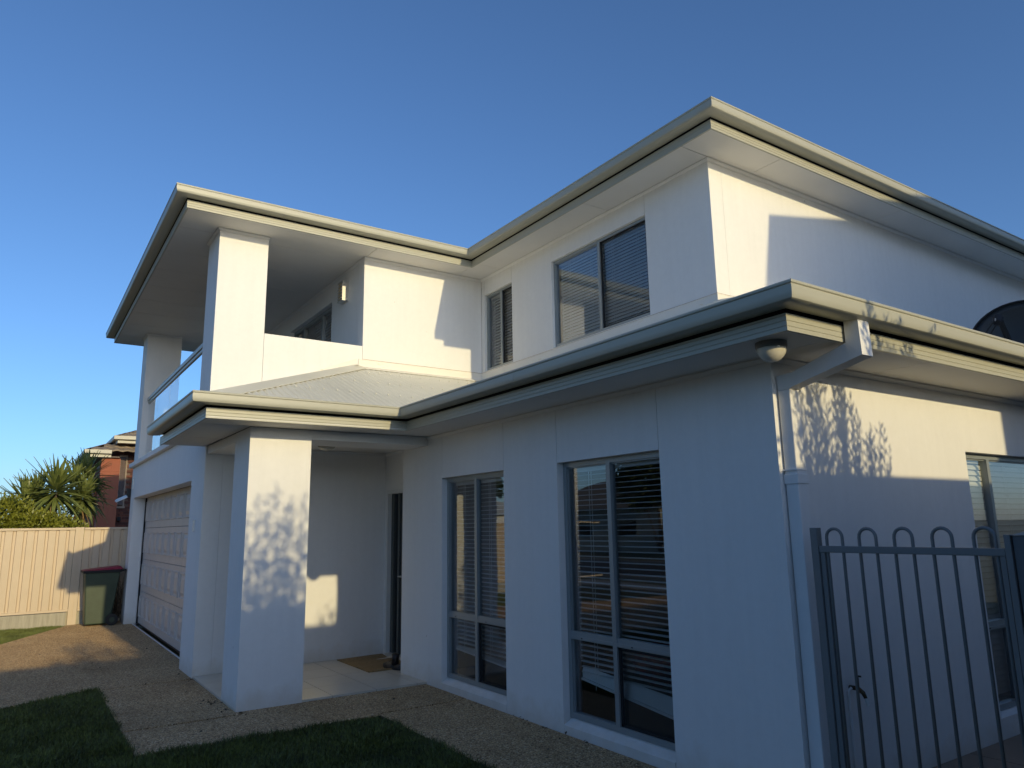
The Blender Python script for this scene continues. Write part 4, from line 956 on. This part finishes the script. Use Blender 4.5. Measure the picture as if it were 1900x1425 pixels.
def nb_eave(p, z):
    m_ = MB(); m_.sweep(p, [(-.02, 0), (0, 0), (0, .09), (-.02, .09)], z); part('fascia', m_, 'cream', nh)
    m_ = MB(); m_.sweep(p, [(0.0, .10), (.10, .10), (.12, .115), (.12, .225), (.11, .225), (.11, .12), (0, .11)], z); part('gutter', m_, 'cream', nh)
nb_eave([(-24.12, -1.35), (-24.12, -2.0), (-28.3, -2.0)], 4.045); nb_eave([(-24.12, 12.0), (-24.12, -1.20), (-34.0, -1.20)], 4.525)
part('soffit', MB().box(-28.2, -24.14, -1.98, -1.10, 4.05, 4.07), 'mush', nh); part('soffit', MB().box(-34, -24.14, -1.18, 12, 4.53, 4.55), 'mush', nh)
part('upper_wall', MB().box(-28.2, -24.95, -1.6, -1.285, 4.07, 4.53), 'mush', nh)
def tiled(E, U, Sd, u0, u1, smin, smax, z0, tan, name='roof'):
    vs = []; fs = []; du = .075; row = .32
    ns = int(9 / row)
    for j in range(ns):
        s0 = j * row; last = None
        for i in range(int((u1 - u0) / du) + 1):
            u = u0 + i * du
            if s0 + row * .5 > smax(u) or s0 < smin(u) - row: last = None; continue
            h = .018 * math.cos(2 * math.pi * u / .30); a = s0; b_ = min(s0 + row + .02, smax(u)); k = len(vs)
            for s_, dz in ((a, -.02), (a, .022), (b_, .0)):
                vs.append((E[0] + U[0] * u + Sd[0] * s_, E[1] + U[1] * u + Sd[1] * s_, z0 + tan * s_ + h + dz))
            if last is not None: fs += [(last, k, k + 1, last + 1), (last + 1, k + 1, k + 2, last + 2)]
            last = k
    part(name, MB().add(vs, fs), 'tileroof', nh)
tiled((-24.02, 0), (0, 1), (-1, 0), -2.08, 0.2, lambda y: 0, lambda y: min(2.6, y + 2.10), 4.26, .42)
tiled((0, -2.10), (1, 0), (0, 1), -28.2, -24.02, lambda x: 0, lambda x: min(1.2, -24.0 - x), 4.26, .42)
tiled((-24.02, 0), (0, 1), (-1, 0), -1.28, 12.0, lambda y: 0, lambda y: min(5.2, y + 1.32), 4.74, .42)
tiled((0, -1.30), (1, 0), (0, 1), -34.0, -24.0, lambda x: 0, lambda x: min(5.2, -23.95 - x), 4.74, .42)

# ------------------------------------------------------------------ things beyond the right edge that throw the shadows
rn = thing('neighbour_house', 'two storey brick house close to the right boundary with a pale unseen block added for its low shadow', 'house', (7.0, 8.0, 0.0))
part('wall', MB().add([(5.30, 3.45, 0), (8.55, 3.45, 0), (8.55, 14, 0), (5.30, 14, 0), (5.30, 3.45, 6.545), (8.55, 3.45, 6.545), (8.55, 14, 8.595), (5.30, 14, 8.595)], [(3, 2, 1, 0), (4, 5, 6, 7), (0, 1, 5, 4), (1, 2, 6, 5), (2, 3, 7, 6), (3, 0, 4, 7)]), 'brick2', rn)
part('roof', MB().add([(5.0, 3.195, 6.50), (8.9, 3.195, 6.50), (8.9, 14.2, 8.64), (5.0, 14.2, 8.64), (5.0, 3.195, 6.57), (8.9, 3.195, 6.57), (8.9, 14.2, 8.71), (5.0, 14.2, 8.71)],
     [(3, 2, 1, 0), (4, 5, 6, 7), (0, 1, 5, 4), (1, 2, 6, 5), (2, 3, 7, 6), (3, 0, 4, 7)]), 'roof', rn)
w_ = part('window', MB().box(5.26, 5.299, 5.0, 5.06, 1.0, 2.1).box(5.26, 5.299, 6.5, 6.56, 1.0, 2.1).box(5.26, 5.299, 5.06, 6.5, 2.05, 2.1).box(5.26, 5.299, 5.06, 6.5, 1.0, 1.05), 'frame', rn)
part('pane', MB().add([(5.285, 5.06, 1.05), (5.285, 6.5, 1.05), (5.285, 6.5, 2.05), (5.285, 5.06, 2.05)], [(0, 1, 2, 3)]), 'glass', w_)
part('shadow_block', MB().box(4.50, 8.5, -7.0, 3.445, -.1, 2.87), 'cream', rn)  # unseen block added to cast the low level shadow, pale for bounce light
part('shadow_block_top', MB().box(4.47, 8.53, -7.03, 3.44, 2.872, 2.935), 'cream', rn)
def shoots(name, lab, cx, cy, rx, ry, ztop, n, dens, leafL=.075, seed=1, dx=0.0, prof=None):
    """upright leafy shoots, as an oleander-like shrub"""
    r2_ = random.Random(seed); t_ = thing(name, lab, 'shrub', (cx, cy, 0), 'tall shrubs along the right boundary')
    b = MB(); cs = []; ds = []; sz = []; rs = r2_
    for i in range(n):
        a = r2_.uniform(0, 2 * math.pi); q__ = math.sqrt(r2_.random()); ox, oy = rx * q__ * math.cos(a), ry * r2_.uniform(-1, 1)
        top = ztop - r2_.uniform(0, .95) * (1 if r2_.random() < .8 else .25) - (prof(oy / ry) if prof else .25 * q__)
        p0 = Vector((cx + ox * .25, cy + oy * .25, .0)); p1 = Vector((cx + ox * .7, cy + oy * .7, top * .55)); p2 = Vector((cx + ox + r2_.uniform(-.10, .10), cy + oy + r2_.uniform(-.16, .16), top))
        b.tube([p0, p1, p2], [.012, .007, .0025], 5)
        L = (p2 - p1).length; k = int(L * dens)
        for j in range(k):
            t__ = 1 - (j / k) * .95; p = p1.lerp(p2, t__); az = j * 2.4 + r2_.uniform(-.4, .4)
            d = Vector((math.cos(az), math.sin(az), r2_.uniform(.7, 1.8)))
            cs.append(tuple(p)); ds.append(tuple(d)); sz.append(leafL * r2_.uniform(.6, 1.2))
    part('stems', b, 'trunk', t_)
    leaf_cloud('foliage', np.array(cs), np.array(ds), np.array(sz), 'leafdark', t_, aspect=3.2)
    return t_
def mass(t_, cx, cy, rx, ry, z0, z1, n, size, prof, seed):
    r_ = np.random.default_rng(seed); c = []
    x = cx + r_.uniform(-rx, rx, n * 6); y = r_.uniform(-1, 1, n * 6); zz = r_.random(n * 6)
    top = z1 - prof(y); z = z0 + zz * (z1 - z0)
    h = np.clip((top - z) / (z1 - z0), 0, 1)
    clump = .55 + .45 * np.sin(y * 9 + z * 5 + seed) * np.sin(z * 11 - y * 6)
    keep = r_.random(n * 6) < (h ** .9) * (.25 + .75 * clump + 1.2 * np.clip(h - .5, 0, 1))
    p = np.stack([x, cy + y * ry, z], 1)[keep][:n]
    leaf_cloud('foliage', p, r_.normal(0, .8, p.shape) + np.array([0, 0, .7]), r_.uniform(size * .6, size * 1.25, len(p)), 'leafdark', t_, aspect=2.2)
t_ = shoots('shrub', 'upright shrub nearest the gate whose shadow falls beside the downpipe', 3.1, .80, .20, .62, 3.38, 120, 34, .088, 4, prof=lambda q: .50 * max(0, q + .1))
t_ = shoots('shrub', 'tallest shrub in the boundary row, shading the porch column', 3.4, -1.29, .20, .36, 4.02, 16, 14, .085, 5)
mass(t_, 3.4, -1.29, .22, .42, 2.2, 3.84, 2900, .080, lambda y: .45 * y * y, 5)
t_ = shoots('shrub', 'small shrub between the tallest one and the gate', 3.4, .08, .12, .12, 3.06, 8, 20, .08, 9)
mass(t_, 3.4, .08, .12, .12, 2.2, 2.98, 320, .08, lambda y: .2 * y * y, 9)
t_ = shoots('shrub', 'widest shrub at the street end of the boundary row', 3.6, -2.15, .25, .45, 3.40, 12, 14, .09, 12)
mass(t_, 3.6, -2.15, .25, .50, 2.2, 3.25, 1500, .085, lambda y: .3 * y * y, 12)

# ------------------------------------------------------------------ across the street (window reflections)
def far_house(x, y, w, d, lab, m, rm):
    h = thing('house', lab, 'house', (x, y, 0)); z = 2.7
    part('wall', MB().box(x - w / 2, x + w / 2, y - d / 2, y + d / 2, -.1, z), m, h)
    e = .5; A = [(x - w / 2 - e, y - d / 2 - e, z), (x + w / 2 + e, y - d / 2 - e, z), (x + w / 2 + e, y + d / 2 + e, z), (x - w / 2 - e, y + d / 2 + e, z), (x - w / 2 + d / 2, y, z + d * .22), (x + w / 2 - d / 2, y, z + d * .22)]
    part('roof', MB().add(A, [(3, 2, 1, 0), (0, 1, 5, 4), (2, 3, 4, 5), (1, 2, 5), (3, 0, 4)]), rm, h)
    for k in (-.3, .05, .32):
        wx = x + k * w; f = part('window', MB().box(wx - .9, wx + .9, y + d / 2, y + d / 2 + .04, .9, 2.1), 'frame', h); part('pane', MB().box(wx - .82, wx + .82, y + d / 2 + .041, y + d / 2 + .05, .98, 2.02), 'glass', f)
far_house(-38, -34, 16, 10, 'cream brick house across the road with brown roof', 'cream', 'tileroof'); far_house(-14, -33, 15, 10, 'brick house straight across the road', 'brick', 'tileroof'); far_house(-62, -33, 15, 10, 'white house further along the far side of the road', 'wall', 'roof')
far_house(12, -33, 15, 10, 'mushroom coloured house across the road to the right', 'mush', 'tileroof')
for i, (x, y, h, r_) in enumerate(((-27, -26, 6.5, 2.0), (-46, -25, 8, 2.8), (-5, -27, 7, 2.5), (-70, -27, 9, 3.5), (5, -40, 11, 4), (-30, -46, 12, 5))):
    bush('tree', ['rounded street tree across the road', 'taller gum tree left of the round one across the road', 'bushy tree in front of the house straight across', 'large tree far along the road', 'big tree behind the far houses on the right', 'biggest tree rising behind the cream house'][i], 'tree',
         [(x, y, h * .68, r_, r_, h * .26), (x + r_ * .4, y, h * .8, r_ * .7, r_ * .7, h * .18), (x - r_ * .5, y + .5, h * .58, r_ * .7, r_ * .7, h * .2)], 5000, .35, 'leafdark', (x, y, 0))

# ------------------------------------------------------------------ dry leaves on the paving
pts = []; dr = []; sz = []
for (cx, cy, sx, sy, n) in ((-5.16, -2.02, .10, .06, 26), (-4.62, -2.02, .35, .05, 16), (-3.1, -.06, 1.2, .04, 30), (-6.55, -2.02, .15, .06, 14), (-5.0, -2.4, 1.3, .4, 14), (-2.0, -.5, 1.5, .35, 14), (-9.5, -3.0, 2.5, .8, 16)):
    for k in range(n):
        pts.append((random.gauss(cx, sx), random.gauss(cy, sy), .004)); dr.append((random.uniform(-1, 1), random.uniform(-1, 1), random.uniform(0, .25))); sz.append(random.uniform(.012, .035))
pts = [(x, min(y, -.03) if x > -4.5 else y, z) for x, y, z in pts]
ll = leaf_cloud('leaf_litter', np.array(pts), np.array(dr), np.array(sz), 'trunk', None, aspect=1.8, kind='stuff'); ll['label'] = 'scattered dry leaves and crumbs along the foot of the walls'
